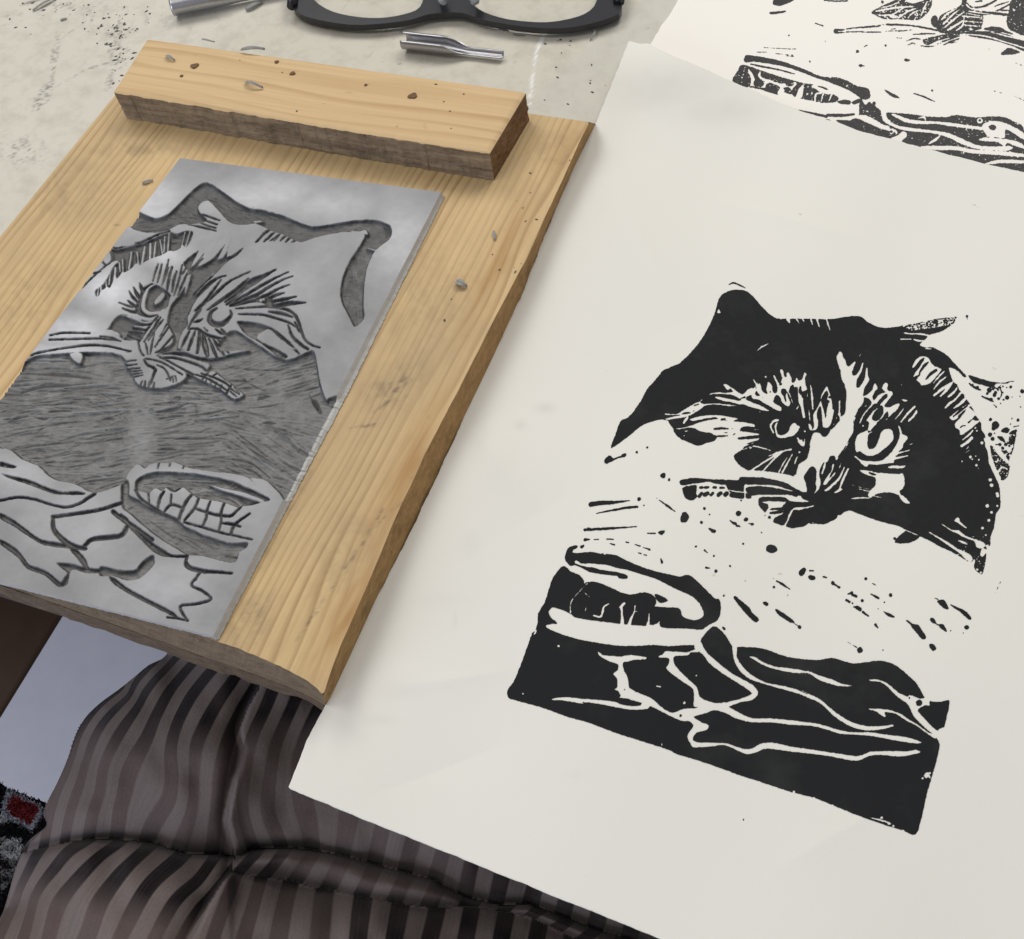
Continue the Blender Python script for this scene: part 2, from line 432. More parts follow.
+P Y2:560,200 580,155 620,135 660,132 655,155 625,170 622,195 720,190 790,185 860,205 960,215 | Y3:10,105 60,110 130,120 200,155 300,200 420,240 540,268 620,285 690,272 760,320 850,410 905,460 935,462 945,540 925,620 860,660 790,700 700,692 580,690 480,682 460,650 430,668 395,662 350,670 240,662 140,655 60,642 10,635 | Y2:900,785 780,770 640,745 605,718 530,682 450,660 415,700 440,750 490,795 450,800 390,815 430,850 560,900 700,939 | Y3:70,818 160,828 350,825 420,820 540,830 640,822 750,822 765,845 785,800 800,760 885,675 960,720 1010,790 | Y5:350,105 380,118 | P6:75,72 180,78 290,115 420,128 480,118 560,142 620,138 680,130 740,145 800,190 840,230 875,290 890,300 950,312 978,300 955,420 922,450 938,490 915,590 885,690 860,800 835,872 780,855 700,830 600,795 500,755 400,715 300,690 150,640 80,618 | P5:930,570 800,530 760,510 650,475 540,440 420,395 330,370 220,330 95,296 80,290 72,262 100,220 130,150 170,40 180,15 190,20 198,0 | Y2:270,882 290,885 320,790 325,710 380,620 420,490 450,410 515,320 545,308 575,325 600,350 680,385 715,430 718,460 735,445 790,440 850,450 950,490 | Y3:10,347 60,360 160,408 240,425 350,408 425,440 440,495 430,518 520,525 605,530 630,545 650,600 740,628 790,610 812,578 780,500 720,440 600,385 440,305 330,270 210,232 120,215 | Y2:930,300 790,285 700,285 655,262 640,262 640,285 660,290 720,310 800,320 | Y3:10,234 130,250 200,270 218,290 200,305 150,298 | Y2:1000,393 940,385 780,362 700,325 640,300 600,305 565,270 553,230
+P Y3:425,428 445,425 500,445 530,470 510,485 460,488
-L 6 6 10 Y2:745,455 690,510 620,590 600,640 602,705
-L 3 12 6 Y2:715,528 760,568
-L 5 16 5 Y2:740,640 725,700
-L 6 18 14 Y2:930,628 885,655 875,700 855,740 800,728
-L 4 8 3 Y3:72,500 30,520 20,560 0,600
-L 20 14 30 Y3:190,495 168,520 172,580 175,660
-L 8 12 26 Y3:275,515 268,560 240,620 230,660
-L 3 10 3 Y3:275,555 325,568
-L 8 12 26 Y3:385,575 382,620 375,670
-L 3 10 30 Y3:470,630 450,660 430,672
-D Y3:160,525 9 190,498 8
# cobble lines
-P Y4:140,92 155,100 180,118 260,125 320,128 400,116 500,130 520,138 505,150 430,155 370,170 335,180 345,240 375,300 385,370 450,410 550,450 600,490 660,540 730,568 810,535 880,535 925,525 890,515 892,430 880,380 780,310 700,250 672,215 690,190 695,145 620,135 615,125 650,110 665,88 730,90 840,95 880,80 915,72 925,95 870,95 840,120 740,125 735,180 780,240 830,290 915,370 935,440 1000,478 | Y5:200,480 250,490 320,484 330,515 400,555 480,590 600,592 750,605 875,622 | Y6:60,525 150,545 250,575 340,590 440,590 520,600 640,615 720,630 780,655 740,662 600,640 460,615 350,605 250,598 180,575 80,550 | Y5:800,638 740,635 620,620 480,618 370,590 300,555 230,538 150,565 90,582 150,620 190,638 180,670 110,690 85,735 120,752 230,755 320,762 420,795 480,795 540,762 620,755 740,780 830,795 | Y6:20,692 100,705 240,725 350,742 400,735 450,715 560,710 680,712 740,702 770,715 740,728 640,745 520,735 440,742 370,772 300,765 200,745 60,725 | Y5:860,828 750,815 620,798 560,798 500,825 430,828 340,785 290,770 200,782 88,785 70,760 50,715 70,670 90,640 60,610 | Y4:820,635 760,620 650,565 550,518 530,538 400,545 300,530 150,500 20,485 | P5:400,315 310,300 262,297 290,288 340,287 | Y4:0,458 100,465 260,480 340,508 400,515 470,512 480,490 440,480 360,455 290,450 320,440 300,400 270,385 290,370 290,300 260,265 295,235 295,190 250,175 180,140 145,115
-P Y5:100,100 137,78 150,100 180,150 240,205 340,285 430,335 490,370 522,415 515,440 480,470 400,485 320,515 290,500 300,488 400,462 470,435 480,422 440,388 380,350 300,300 200,225 150,160 100,125
+D Y4:788,590 10 348,388 5
-D Y4:910,278 7 817,490 10
-L 8 18 10 Y4:595,360 628,364
-L 4 14 4 Y4:640,795 640,822
-D P5:292,68 5 140,272 3
-P Y5:352,100 380,112 382,180 420,245 480,300 560,345 620,362 740,385 800,405 875,440 | Y6:0,318 60,345 130,380 200,440 300,510 380,540 450,552 540,548 595,540 595,550 540,568 450,578 370,568 280,530 200,470 140,410 80,380 0,350 | Y5:875,460 790,425 700,400 560,360 470,330 400,270 360,190
-P Y5:465,178 500,180 560,215 640,245 740,255 875,280 | Y6:0,188 60,200 120,225 200,250 270,280 340,293 260,296 180,275 120,255 60,215 0,210 | Y5:875,300 760,285 650,265 560,235 500,200
-P Y6:445,252 510,255 570,285 630,335 690,362 700,350 770,375 800,370 830,380 820,415 790,420 760,440 755,455 830,540 880,580 910,580 870,610 800,560 730,490 690,410 640,375 590,330 550,290 500,265 455,262
+D Y6:762,402 20 700,370 6
-P Y6:435,440 500,440 560,445 640,470 700,510 760,545 820,590 875,605 865,630 810,595 740,545 680,515 620,475 570,462 540,462 548,490 520,482 490,458
+P Y6:830,395 900,395 958,390 915,565 870,560 800,500 760,450 790,420 820,415
-D Y6:820,410 9
-P Y6:890,570 930,560 925,600 880,600
-L 6 20 8 Y6:795,870 815,855 830,880
-L 3 10 3 P6:640,800 700,815 730,828
-D P6:690,800 6 720,826 6 740,835 5 400,718 6 430,735 5 480,750 6 315,690 5 880,625 6 895,610 5 865,632 4 780,858 6
+D P4:335,880 9
"""
ART_BACK="""# second print
+P B1:185,175 215,115 235,85 280,92 330,110 420,140 520,170 600,190 640,195 700,245 760,252 790,275 770,295 700,300 620,285 540,270 430,250 330,220 240,205
-L 12 20 10 B1:280,120 300,165 290,200
-P B1:345,120 350,155 400,170 440,185 520,190 540,180 550,195 520,230 530,262 545,265 560,225 590,195 580,270 560,275 530,280 440,250 455,210 400,190 370,215 300,205 300,190 350,180 370,180 345,165 330,140
+P B1:365,130 418,148 400,165 355,155
+P B1:430,155 480,170 465,190 420,175
+P B1:490,180 535,190 520,205 490,200
+P B1:370,210 395,185 435,205 430,230
+P B1:310,180 350,180 365,190 350,210 305,200
+P B1:475,215 510,215 525,250 480,240
+P B1:585,255 640,258 650,285 590,275
-L 10 12 8 B1:640,205 690,240 660,250 655,290
-L 8 10 6 B1:700,250 690,290
-L 8 10 6 B1:750,255 735,285
-L 4 8 4 B1:440,215 470,235 440,245
+P B1:250,50 262,30 300,32 400,48 500,75 600,112 690,150 780,155 840,175 895,205 960,220 965,275 920,280 895,260 840,225 740,185 640,150 520,105 420,82 300,65 275,70 255,68
+L 8 12 5 B1:290,80 360,95 450,112 535,135
+P B1:780,290 830,283 860,292 850,310 800,305
+P B1:860,300 880,285 920,275 915,295 880,308
+L 4 14 4 B1:672,205 710,218 728,225
+L 4 12 16 B1:555,340 640,360 720,378
+L 16 18 12 B1:725,370 800,372 875,365
+L 6 10 5 B1:720,395 750,403
+D B1:990,302 9 895,8 9 915,88 8 625,65 5
+L 4 8 4 B1:325,12 380,12
+L 3 7 3 B1:430,20 470,22
+L 5 8 4 B1:495,32 535,38
+L 3 6 3 B1:905,82 935,92
+P B2:0,40 30,90 60,75 130,130 140,155 160,180 200,225 250,235 300,270 240,310 200,305 100,285 0,262
+P B1:775,398 850,400 890,385 960,395 1024,420 1024,492 940,470 860,442 800,418
-P B1:885,385 940,370 1000,400 1024,412 1024,436 980,420 920,395
-L 26 30 26 B2:0,168 60,195 130,225 180,240 220,265 180,240
-P B2:195,300 240,280 262,260 290,265 290,290 240,320 195,312
+D B2:193,232 9 225,240 10 255,252 9 195,262 10 215,272 9 190,285 8
+P B2:160,142 250,145 340,152 420,165 540,168 590,155 640,160 720,172 800,165 900,168 960,195 1024,240 1024,530 950,508 850,482 780,462 700,440 600,415 520,395 420,368 350,345 260,325 300,275 250,235 170,180
-P B2:130,120 160,140 170,175 220,215 300,232 400,245 480,255 560,270 640,305 740,345 850,352 930,348 955,360 920,378 780,375 700,360 620,330 560,300 480,275 380,262 280,252 200,225 145,190
-P B2:195,152 220,150 300,180 380,190 480,195 600,208 720,225 800,232 790,250 700,242 560,225 480,212 370,212 300,205 240,180
-P B2:380,350 500,348 600,350 720,372 850,378 1024,398 1024,418 850,405 700,395 600,375 500,375 430,370
-P B2:780,460 860,435 960,435 1024,440 1024,458 900,455 830,462
-P B2:770,210 830,192 890,200 960,230 1024,270 1024,310 960,270 910,245 900,300 850,295 800,290 770,250
-P B2:740,310 790,295 900,305 980,320 1024,345 1024,365 960,345 920,330 900,350 860,325 790,320
+P B2:803,228 830,216 852,230 840,250 815,245
-D B2:748,192 18
+D B2:748,190 8
-L 8 20 8 B2:430,335 470,310 500,285
-L 3 18 3 B2:365,175 400,170 410,190
%N 0.22 B2:0,80 300,240 300,320 0,262
%N 0.22 B2:560,160 1024,170 1024,530 780,462 600,380
%N 0.19 B2:300,270 600,300 600,420 300,340
%N 0.22 B1:180,180 235,85 640,195 790,275 700,300 400,250
%N 0.25 B1:700,150 800,155 900,210 900,230 740,185
+L 6 22 6 B2:155,0 200,30 248,50
+L 5 10 4 B2:335,20 400,42 465,72
+L 3 8 3 B2:965,38 1024,65
+L 2 5 2 B2:835,5 900,22
+D B2:88,82 11 450,2 6
# upper cat part
+P B3:70,75 130,40 220,0 255,-20 300,15 340,20 400,0 440,-20 450,20 430,70 390,110 350,125 250,120 150,118 100,95
-L 10 14 8 B3:100,70 180,55 250,45 330,40
-L 10 10 6 B3:120,95 200,90 270,50
-P B3:180,100 200,85 225,100 210,115
-L 10 12 6 B3:240,110 300,70 360,50
-L 6 10 5 B3:300,110 330,80 380,60
-L 6 10 5 B3:340,120 360,90 350,75
-L 6 8 4 B3:220,112 260,85
-P B3:270,-20 300,8 350,8 370,-20
-L 6 10 5 B3:380,100 400,50 420,10
-L 5 9 5 B3:130,50 190,35 240,15
+P B3:440,130 450,105 470,95 485,110 480,160 465,172 450,155
+P B3:500,100 550,70 600,50 630,30 640,-10 670,-10 660,30 700,60 850,75 960,95 780,110 760,180 620,200 560,210 480,190
-L 10 12 6 B3:510,120 545,85 600,55
-L 10 12 5 B3:520,150 580,90 620,60
-L 8 14 5 B3:530,170 600,110 650,75
-L 12 16 8 B3:550,185 610,150 640,130
-P B3:775,95 850,92 905,105 912,165 880,170 830,160 760,180 770,130
-L 10 12 5 B3:640,100 760,110
-L 8 10 5 B3:640,130 760,140
-L 8 10 5 B3:650,155 750,165
-L 8 10 5 B3:600,190 640,160 650,110
-L 5 8 5 B3:660,80 760,100
+L 8 14 12 B3:670,20 700,45 770,40 850,0
+L 6 10 12 B3:720,10 760,5
-L 8 10 5 B3:680,70 850,95
+P B3:945,0 1030,-10 1030,220 980,205 930,180 915,130 930,60
-L 8 14 5 B3:920,180 970,215 1030,225
+L 12 12 4 B3:850,70 900,45 960,10
+L 5 9 4 B3:840,40 880,25 930,10
+L 5 9 4 B3:860,60 900,65 950,60
+P B3:160,148 250,148 360,160 470,180 490,195 400,178 300,162 170,158
+P B3:620,205 700,195 800,195 880,205 980,235 1030,260 1030,320 960,290 850,255 700,228
-L 6 10 8 B3:640,212 780,225 900,260 1030,300
-L 4 10 8 B3:820,200 920,225 1030,250
+P B3:770,180 820,165 880,172 920,195 960,215 880,200 800,190
+P B3:395,245 500,220 620,195 620,220 560,235 480,255 430,280 405,275
+L 5 12 5 B3:480,275 540,250 620,225
+L 5 12 5 B3:520,280 560,262 620,240
+L 4 10 4 B3:300,280 330,268 350,280
+L 4 9 4 B3:230,235 260,238
+L 4 10 4 B3:290,255 340,240 380,245
+L 4 10 4 B3:330,215 400,210 470,210
+L 4 9 4 B3:380,285 430,290 470,285
+L 4 9 4 B3:555,270 600,262
+L 4 9 4 B3:10,175 60,168 120,165
+L 4 9 4 B3:10,200 60,200 130,200
+L 5 16 5 B3:195,182 220,178
+L 4 9 4 B3:160,195 260,190
+L 4 9 4 B3:240,195 330,185
+L 4 8 4 B3:130,150 150,155
+P B3:880,340 920,300 960,305 1000,325 960,338
+P B3:272,375 285,365 315,375 290,385
+L 4 9 4 B3:28,290 48,282
+D B3:160,284 8 0,408 8 140,12 10
+L 3 8 3 B3:970,392 1024,412
+P Q0:285,120 290,112 330,112 325,118 300,122 330,126 290,130
+L 4 6 4 Q0:335,112 400,104
+L 4 6 4 Q0:335,124 400,122
+L 4 6 4 Q0:400,104 470,98
+P Q0:50,15 60,-10 140,-10 130,2 80,22
+L 10 10 6 Q0:42,50 70,48 98,44
+L 4 8 6 Q0:215,90 245,100
+L 5 6 4 Q0:250,0 290,4 340,3
+L 2 3 2 Q0:15,184 80,188 140,190
+L 2 3 2 Q0:65,208 130,214
+D Q0:412,176 3 378,200 4 112,137 3 488,177 3 253,160 2
%N 0.31 B3:70,75 250,-20 450,-20 430,90 350,125 150,118
%N 0.31 B3:500,100 640,30 900,60 760,180 560,210 480,190
%N 0.25 B3:915,0 1030,0 1030,220 915,150
%N 0.31 B3:230,215 620,210 620,290 230,290
"""
ART_LINO="""+P A:172,330 250,355 310,374 370,355 420,310 480,250 530,205 575,178 620,190 680,230 750,280 820,318 900,330 990,355 | B:60,268 130,285 200,305 280,340 340,357 400,352 480,338 560,328 640,328 700,350 714,380 700,420 660,450 630,480 605,530 590,580 582,650 580,740 582,790 540,830 520,800 500,760 475,710 470,650 490,570 520,510 560,450 585,402 570,385 510,384 470,387 400,400 350,412 290,432 250,420 200,395 150,380 110,360 60,335 | A:900,392 850,405 800,412 740,408 700,385 650,330 600,280 560,290 542,320 555,350 590,380 570,400 500,410 440,410 380,440 320,455 250,455 190,440 150,415 100,420 130,390
-P B:505,378 560,382 590,375 600,395 575,392
-L 4 8 4 B:600,460 635,470
+L 3 8 4 A:565,355 610,370 660,388
+L 3 8 4 A:560,380 600,395 645,410
+L 3 8 4 A:550,400 590,415 640,430
+L 3 8 4 A:490,410 560,425 640,445
+L 4 8 3 A:860,508 910,460 955,430
+L 4 8 3 A:905,505 950,465 985,440
+L 3 7 3 A:940,500 985,470
+L 3 9 3 B:80,430 110,395 140,370
+L 3 9 3 B:130,420 150,395 165,385
+L 3 9 3 B:160,425 175,405 190,392
+L 3 9 3 B:190,425 205,410 220,400
+L 3 9 3 B:215,430 230,415 245,402
+L 3 9 3 B:245,432 262,420 275,412
+L 5 12 10 N1:190,205 300,218 380,190 470,175 550,140 640,100 700,85
+P N1:210,220 300,225 400,200 480,180 600,130 700,90 760,105 830,82 884,92 865,160 830,215 800,190 785,220 740,242 700,238 660,262 620,280 560,300 500,330 480,355 440,340 400,378 350,410 330,405 290,460 270,420 250,500 230,530 210,520 190,540 160,560 150,590 125,595 118,550 180,500 230,420 255,370 300,318 250,330 180,385 150,400 190,350 250,310 240,240
-L 8 12 8 N1:330,305 335,400
-L 8 14 8 N1:305,330 312,400
-L 12 16 12 N1:402,250 382,380
-L 14 16 14 N1:505,210 480,360
-L 14 14 14 N1:550,185 545,310
-L 8 12 8 N1:445,250 455,340
-L 8 14 10 N1:590,170 575,300
-L 8 10 8 N1:625,155 645,275
-L 8 10 8 N1:662,130 655,250
-L 8 12 8 N1:695,105 685,250
-L 6 8 6 N1:820,95 790,215
-L 8 12 8 N1:860,85 825,210
-L 10 14 10 N1:275,370 270,460
-L 8 12 8 N1:235,420 225,500
-L 8 12 8 N1:160,490 165,590
-L 6 8 5 N1:145,500 135,590
-L 6 8 5 N1:200,450 205,540
-L 20 40 20 N1:205,240 200,280 210,330
+L 6 8 5 N1:150,265 180,330 210,350 250,310 240,250
+L 4 8 6 N1:0,480 70,430 160,400
+L 4 8 6 N1:0,545 100,445 190,365
-P N1:330,195 380,172 440,180 380,198 340,205
+P N1:490,530 560,492 650,530 712,590 700,650 640,720 560,762 480,750 430,715 440,650 462,600
+L 3 22 26 N1:465,490 480,530 495,570
+L 3 22 26 N1:418,525 445,580 470,620
+L 3 18 26 N1:383,555 410,600 450,640
+L 3 22 30 N1:375,630 410,660 450,680
+L 3 8 10 N1:305,645 360,665 410,682
+L 10 26 20 N1:335,690 390,710 440,720
-L 8 30 20 N1:590,500 530,540 500,620 495,690 540,728 625,722
-P N1:648,565 610,600 583,640 590,658 630,635 662,590
-L 6 14 8 N1:505,520 560,480 585,470
-P N1:680,690 705,600 730,600 760,590 800,560 830,500 840,510 800,570 730,630 690,690 670,760 590,900 480,939 520,860 600,760 640,700
+P N1:325,735 440,768 540,790 620,770 600,830 560,880 520,939 470,939 330,939 300,900 250,880 150,882 215,850 255,785
-L 4 16 10 N1:330,740 440,775 500,800 580,795
-L 4 18 14 N1:415,825 480,840 540,835
-L 4 18 14 N1:385,860 450,875 530,880
-L 4 18 14 N1:375,890 430,905 510,915
-L 4 18 14 N1:350,915 400,930 480,938
-P N1:140,882 210,862 290,875 310,900 200,885
+L 4 12 4 N1:610,345 590,400 570,475
+L 4 12 4 N1:640,345 625,410 605,490
+L 3 12 5 N1:693,308 670,400 640,510
+L 8 22 8 N1:720,365 700,430 680,550
+L 6 14 6 N1:690,370 660,460 645,500
+L 8 20 8 N1:755,400 735,460 720,560
+L 6 12 6 N1:800,350 770,480 735,590
+L 4 14 6 N1:855,380 800,500 765,590
+L 3 20 10 N1:922,245 870,320 820,390 800,420
+L 6 20 10 N1:960,300 890,370 850,420
+P A:790,538 760,580 700,620 650,670 600,720 560,760 520,830 490,890 500,900 560,860 520,939 | C:500,280 450,300 440,320 440,350 420,375 400,440 430,450 340,460 310,480 340,440 380,400 370,370 355,330 370,270 400,230 430,190 | A:470,790 500,690 480,660 460,620 540,560 500,650 575,570 540,640 620,600 690,520 650,600 680,590 700,560 730,480 700,590
-P N2:100,380 180,300 255,230 240,250 190,320 110,400
+L 4 27 10 N2:512,230 440,262 350,310 250,400 150,490 60,640
+L 3 36 8 N2:335,260 270,280 190,340 110,430 75,500
+L 4 30 8 N2:300,290 240,370 180,450 110,515
+L 5 24 16 N2:240,260 170,320 100,400 65,520
+L 6 36 8 N2:500,280 400,370 300,440 200,510
+L 3 63 10 N2:700,215 620,260 520,310 440,370 330,450
+L 3 42 10 N2:600,260 500,320 420,400 340,470
+L 3 18 10 N2:792,233 700,275 600,330 500,390 380,450
+L 3 21 20 N2:825,262 740,295 640,350 560,400 480,430 370,475
+L 3 27 20 N2:802,325 720,355 640,400 560,430
+L 3 21 14 N2:762,385 700,402 640,430
+L 3 21 18 N2:850,412 760,432 680,448
+L 3 45 30 N2:918,456 800,462 700,480 640,470
+L 14 33 8 N2:640,460 560,440 480,455 390,480
+L 40 69 30 N2:640,420 650,450 660,485
-D N2:590,440 10
+L 6 27 8 N2:410,500 520,492 640,485 720,495 800,515 850,560 880,640 910,720 960,765 1022,785
+L 6 15 8 N2:430,540 600,545 700,570 790,600 860,640
+L 4 21 14 N2:790,620 820,700 880,760 935,798
+L 8 33 8 N2:650,522 740,535 820,560
+L 6 18 6 N2:840,600 870,660 895,680
+P N2:415,592 500,595 600,612 690,650 750,695 800,740 830,750 760,740 700,690 640,650 560,720 720,800 790,850 740,870 600,760 480,690 440,640
+L 4 18 6 N2:700,680 770,730 830,790 870,830
-L 3 10 8 N2:670,670 740,740 840,800
-L 3 10 8 N2:700,780 760,820 830,850
+L 10 54 8 N2:268,498 225,530 215,580 250,612 310,612 355,575 375,540 368,515
+L 6 27 4 N2:100,600 140,590 165,575
+L 4 15 4 N2:175,640 200,665
+L 5 18 5 N2:260,650 300,680 350,690
+L 4 18 5 N2:70,665 35,730 5,795
+L 5 27 14 N2:112,660 85,730 60,800
+L 12 30 12 N2:140,660 138,740 125,825
+L 10 48 30 N2:165,680 180,760 200,845
+L 8 27 12 N2:210,720 240,790 268,858
+L 5 21 8 N2:240,720 280,780 322,840
+L 4 15 5 N2:275,725 320,780 355,825
+L 6 21 8 N2:60,648 130,650 190,690 260,710 335,722
+L 6 21 6 N2:300,650 345,700 375,765
+P O:-300,900 -80,520 0,388 22,364 34,356 64,353 94,351.6 121,355 132,372 138,384 158,388 180,382 186,373 | C:330,465 420,455 480,475 560,482 620,465 690,450 560,450 600,380 640,370 720,420 840,490 950,450 968,490 985,590 1010,655 | O:328,398 345,395 290,505 | E:695,770 660,735 620,700 540,690 | M2:1000,190 940,130 830,100 700,85 600,72 500,55 400,15 360,22 280,18 220,30 180,60 130,30 70,80 40,140 60,150 | D:590,840 560,870 440,905 350,862 250,840 180,780 155,768 100,745 45,700 0,695 | O:-60,410 -90,440 -200,800
-P D:328,252 345,280 375,295 382,250
-P N3:0,140 60,135 110,150 140,190 190,215 215,250 205,280 110,265 0,255
+L 4 8 6 N3:0,178 70,185 140,212
+L 5 8 5 N3:0,245 100,258 190,275 215,280
+L 4 8 8 D:0,300 100,290 160,252 240,235 400,212 500,215 600,240
-P D:105,285 160,260 300,245 440,236 570,250 600,235 560,205 480,190 300,180 220,185 230,230
+L 5 8 5 D:160,252 240,235 400,212 500,215 610,240
+L 5 8 5 D:230,186 350,182 480,180 560,190
+L 4 8 5 D:235,165 300,153 420,155
# muzzle
-P N3:250,225 215,250 215,285 190,300 165,325 230,330 175,345 180,365 240,365 185,382 195,395 260,400 205,415 215,428 280,425 225,445 260,450 255,490 300,490 330,505 400,515 410,490 440,505 380,450 400,440 450,480 470,500 420,430 400,400 440,400 550,445 580,440 440,370 340,330 300,310 280,260
+L 6 26 10 N3:300,340 325,375 375,400 365,440 345,500
-L 10 22 14 N3:340,350 400,400 390,440
-P N3:430,460 460,440 520,480 500,490
+L 3 6 3 N3:455,470 500,450
-L 4 14 10 N3:480,150 440,190 380,260 375,300
-P N3:495,180 485,230 440,260 385,295 400,260 450,220
-P N3:285,210 350,90 370,60 380,70 310,210
-L 8 14 8 N3:430,60 400,130 350,220
-L 5 10 6 N3:400,150 365,200 350,300
-L 5 8 5 N3:320,200 315,290
-L 14 26 14 N3:450,90 400,190
+L 5 8 4 N3:455,95 410,180
# pipe
-P N3:410,310 480,305 560,315 640,335 740,365 745,385 720,420 780,420 830,460 900,510 960,560 975,580 920,605 870,575 820,535 700,480 620,440 520,400 440,355
+L 6 24 12 N3:410,325 500,325 600,350 690,385 720,410
+L 5 8 5 N3:390,310 470,350 560,400 640,440
+L 6 10 6 N3:690,430 780,460 860,500 900,540 950,575
+L 6 10 6 N3:650,440 720,460 800,505 870,550
+L 6 8 6 N3:760,400 700,470
+L 6 8 6 N3:800,430 770,450
+L 8 10 8 N3:900,505 870,555 860,580
+L 5 6 5 N3:915,525 950,570
+L 4 6 4 N3:890,555 930,590
+L 5 6 5 N3:730,465 720,490
+L 5 6 5 N3:762,478 752,505
+L 5 6 5 N3:795,495 785,520
+L 5 6 5 N3:828,512 818,540
# oval
+P M2:112,220 108,160 150,120 210,92 300,82 430,88 560,98 700,125 820,150 900,185 1024,240 | G:800,232 760,245 700,262 660,262 | M2:860,345 760,310 660,292 570,275 520,245 470,205 430,200 390,225 345,195 310,225 260,205 215,240 180,235 130,222
-L 4 30 24 M2:660,182 760,215 900,250 1040,300
+L 14 14 12 M2:112,220 150,280 220,330 320,390 430,440
+L 10 12 6 M2:205,240 212,310
+L 14 18 14 M2:320,230 290,280 275,350
+L 10 12 8 M2:345,195 395,225 450,195
+L 8 12 8 M2:375,250 370,320
+L 12 16 12 M2:325,375 375,325 450,345
+L 14 22 18 M2:525,250 480,310 440,400 430,430
+L 12 18 12 M2:575,280 545,350 470,440
+L 12 18 12 M2:545,350 630,380 720,402 810,408 850,375 885,340
+L 10 14 10 M2:660,300 635,370 630,420 600,490
+L 10 14 10 M2:765,305 735,395 740,440 720,520
+L 10 18 10 M2:750,460 820,468 880,485
+L 10 18 16 M2:950,390 840,470 812,535
+L 12 12 6 M2:470,455 600,490 720,525 850,555 965,580
+L 6 8 5 M2:285,20 275,60
+L 6 8 5 M2:370,5 360,45
+L 5 7 5 M2:465,35 460,60
+P M2:10,150 60,150 62,245 130,285 210,335 300,380 430,440 470,480 560,520 640,550 720,580 800,605 930,600 925,640 870,680 850,740 800,748 700,725 600,700 490,692 400,640 300,580 180,490 80,400 10,340
-L 6 14 6 M2:470,465 600,535 720,570 800,590
+P M2:0,385 60,430 90,480 150,530 220,590 300,640 370,685 440,692 505,692 480,715 380,712 300,700 230,660 170,600 110,540 60,490 0,430
+P M2:480,700 505,760 570,785 700,808 825,828 820,838 700,828 560,812 490,790 470,740
+L 10 10 8 M2:580,820 550,878
# F lines
+P F:0,140 40,150 75,162 60,172 0,162
+P F:5,195 60,205 140,225 210,255 280,275 340,272 382,282 370,290 300,290 240,285 170,260 100,235 40,215
+L 10 8 12 F:0,315 80,300 150,308 220,330 290,345 350,330 400,300 422,285
+L 14 18 14 F:235,388 350,372 450,355 545,325
+P F:548,225 575,230 575,290 545,325 545,270
+L 12 28 20 F:237,388 238,440 270,480 320,515 380,530
+L 20 26 20 F:380,515 410,490 480,480 545,470 570,430 600,430
+L 22 22 14 F:505,365 550,400 600,432 680,490
+P F:0,370 60,400 140,460 190,490 290,505 320,520 310,530 200,515 150,490 60,430 0,395
+P F:0,488 60,520 100,560 130,600 200,625 270,678 285,660 300,640 285,625 250,592 330,598 370,610 340,570 310,530 340,530 385,580 400,615 480,620 600,625 650,580 680,560 690,600 620,665 560,660 480,640 390,640 320,625 300,690 260,700 200,650 120,620 80,570 0,510
+P G:0,545 60,555 150,570 200,520 250,490 250,540 200,580 180,605 120,610 60,590 0,590
+P G:40,592 70,600 120,640 200,685 300,735 350,765 365,790 300,760 200,710 110,660 60,625
+L 5 8 5 G:315,785 365,790 410,800
+L 8 10 8 G:410,800 375,735 450,722 520,700 480,660 430,635 450,600 470,575
+L 10 14 8 G:410,490 405,545 470,568 550,572 620,578
+L 3 8 9 N3:245,342 205,346 168,352
+L 3 8 9 N3:250,370 210,374 180,380
+L 3 7 9 N3:270,396 230,398 192,402
+L 3 7 9 N3:280,412 240,415 202,420
+L 3 7 9 N3:288,428 250,432 215,438
+L 3 7 9 N3:292,444 262,448 232,455
+L 2 6 8 N3:288,485 280,500 275,520
+L 2 6 8 N3:308,482 306,500 302,520
+L 2 6 8 N3:335,490 332,505 330,525
+L 2 6 8 N3:370,495 366,508 362,528
+L 3 8 7 N3:205,118 250,122 300,132
+L 3 8 7 N3:195,140 240,148 290,156
+L 3 8 7 N3:180,162 235,170 280,182
+L 3 8 7 N3:170,185 220,192 268,205
+L 6 9 6 N3:262,220 330,120 395,40
+L 6 9 6 N3:300,215 345,150 412,50
+L 5 10 5 N3:330,205 385,120 430,65
+L 5 9 5 N3:375,250 430,170 472,110
+L 5 9 5 N3:342,300 350,250 368,160
+L 5 9 8 N3:395,292 450,230 498,175
+L 5 9 5 N3:262,228 275,280 298,310
+L 4 7 4 N3:308,222 318,260 325,300
+L 6 10 10 N3:380,290 420,270 490,245
+L 5 8 5 N3:310,330 420,355 560,440
+L 4 7 4 N3:390,375 440,400 480,470
+L 4 7 4 N3:480,480 475,465 465,450
+L 4 6 4 N3:500,490 497,470 490,455
+L 4 6 4 N3:520,485 518,470 512,450
"""
SMEAR="""+L 10 30 10 T:215,100 200,200 190,300
+L 20 60 20 T:190,300 160,350 120,410
+L 8 30 8 T:440,60 430,150 440,260
+L 10 40 20 T:430,200 400,300 390,330
+L 6 12 4 T:480,210 330,250 200,320
+L 5 10 5 T:340,60 240,130 200,170
"""
DARKM="""+L 3 14 8 T:70,22 110,8 150,0
+L 4 16 8 T:135,35 170,18 205,0
+L 2 16 6 T:0,62 30,58
+L 3 10 4 T:0,95 30,90
+L 2 8 2 T:50,95 80,75
+L 4 12 6 T:225,78 245,70
+L 4 10 4 T:390,100 440,98
+L 2 4 2 T:240,290 255,300
+L 2 8 2 T:240,368 258,372
+L 2 4 2 T2:270,130 300,80 330,50
+L 2 3 2 T2:600,150 610,110
+L 1 3 1 T2:440,0 520,30 640,60
+D T2:345,72 5 340,145 4 325,88 3 905,65 3 580,70 3
"""
WHITEM="""+L 10 8 12 T2:672,75 655,110 645,160 635,240
"""
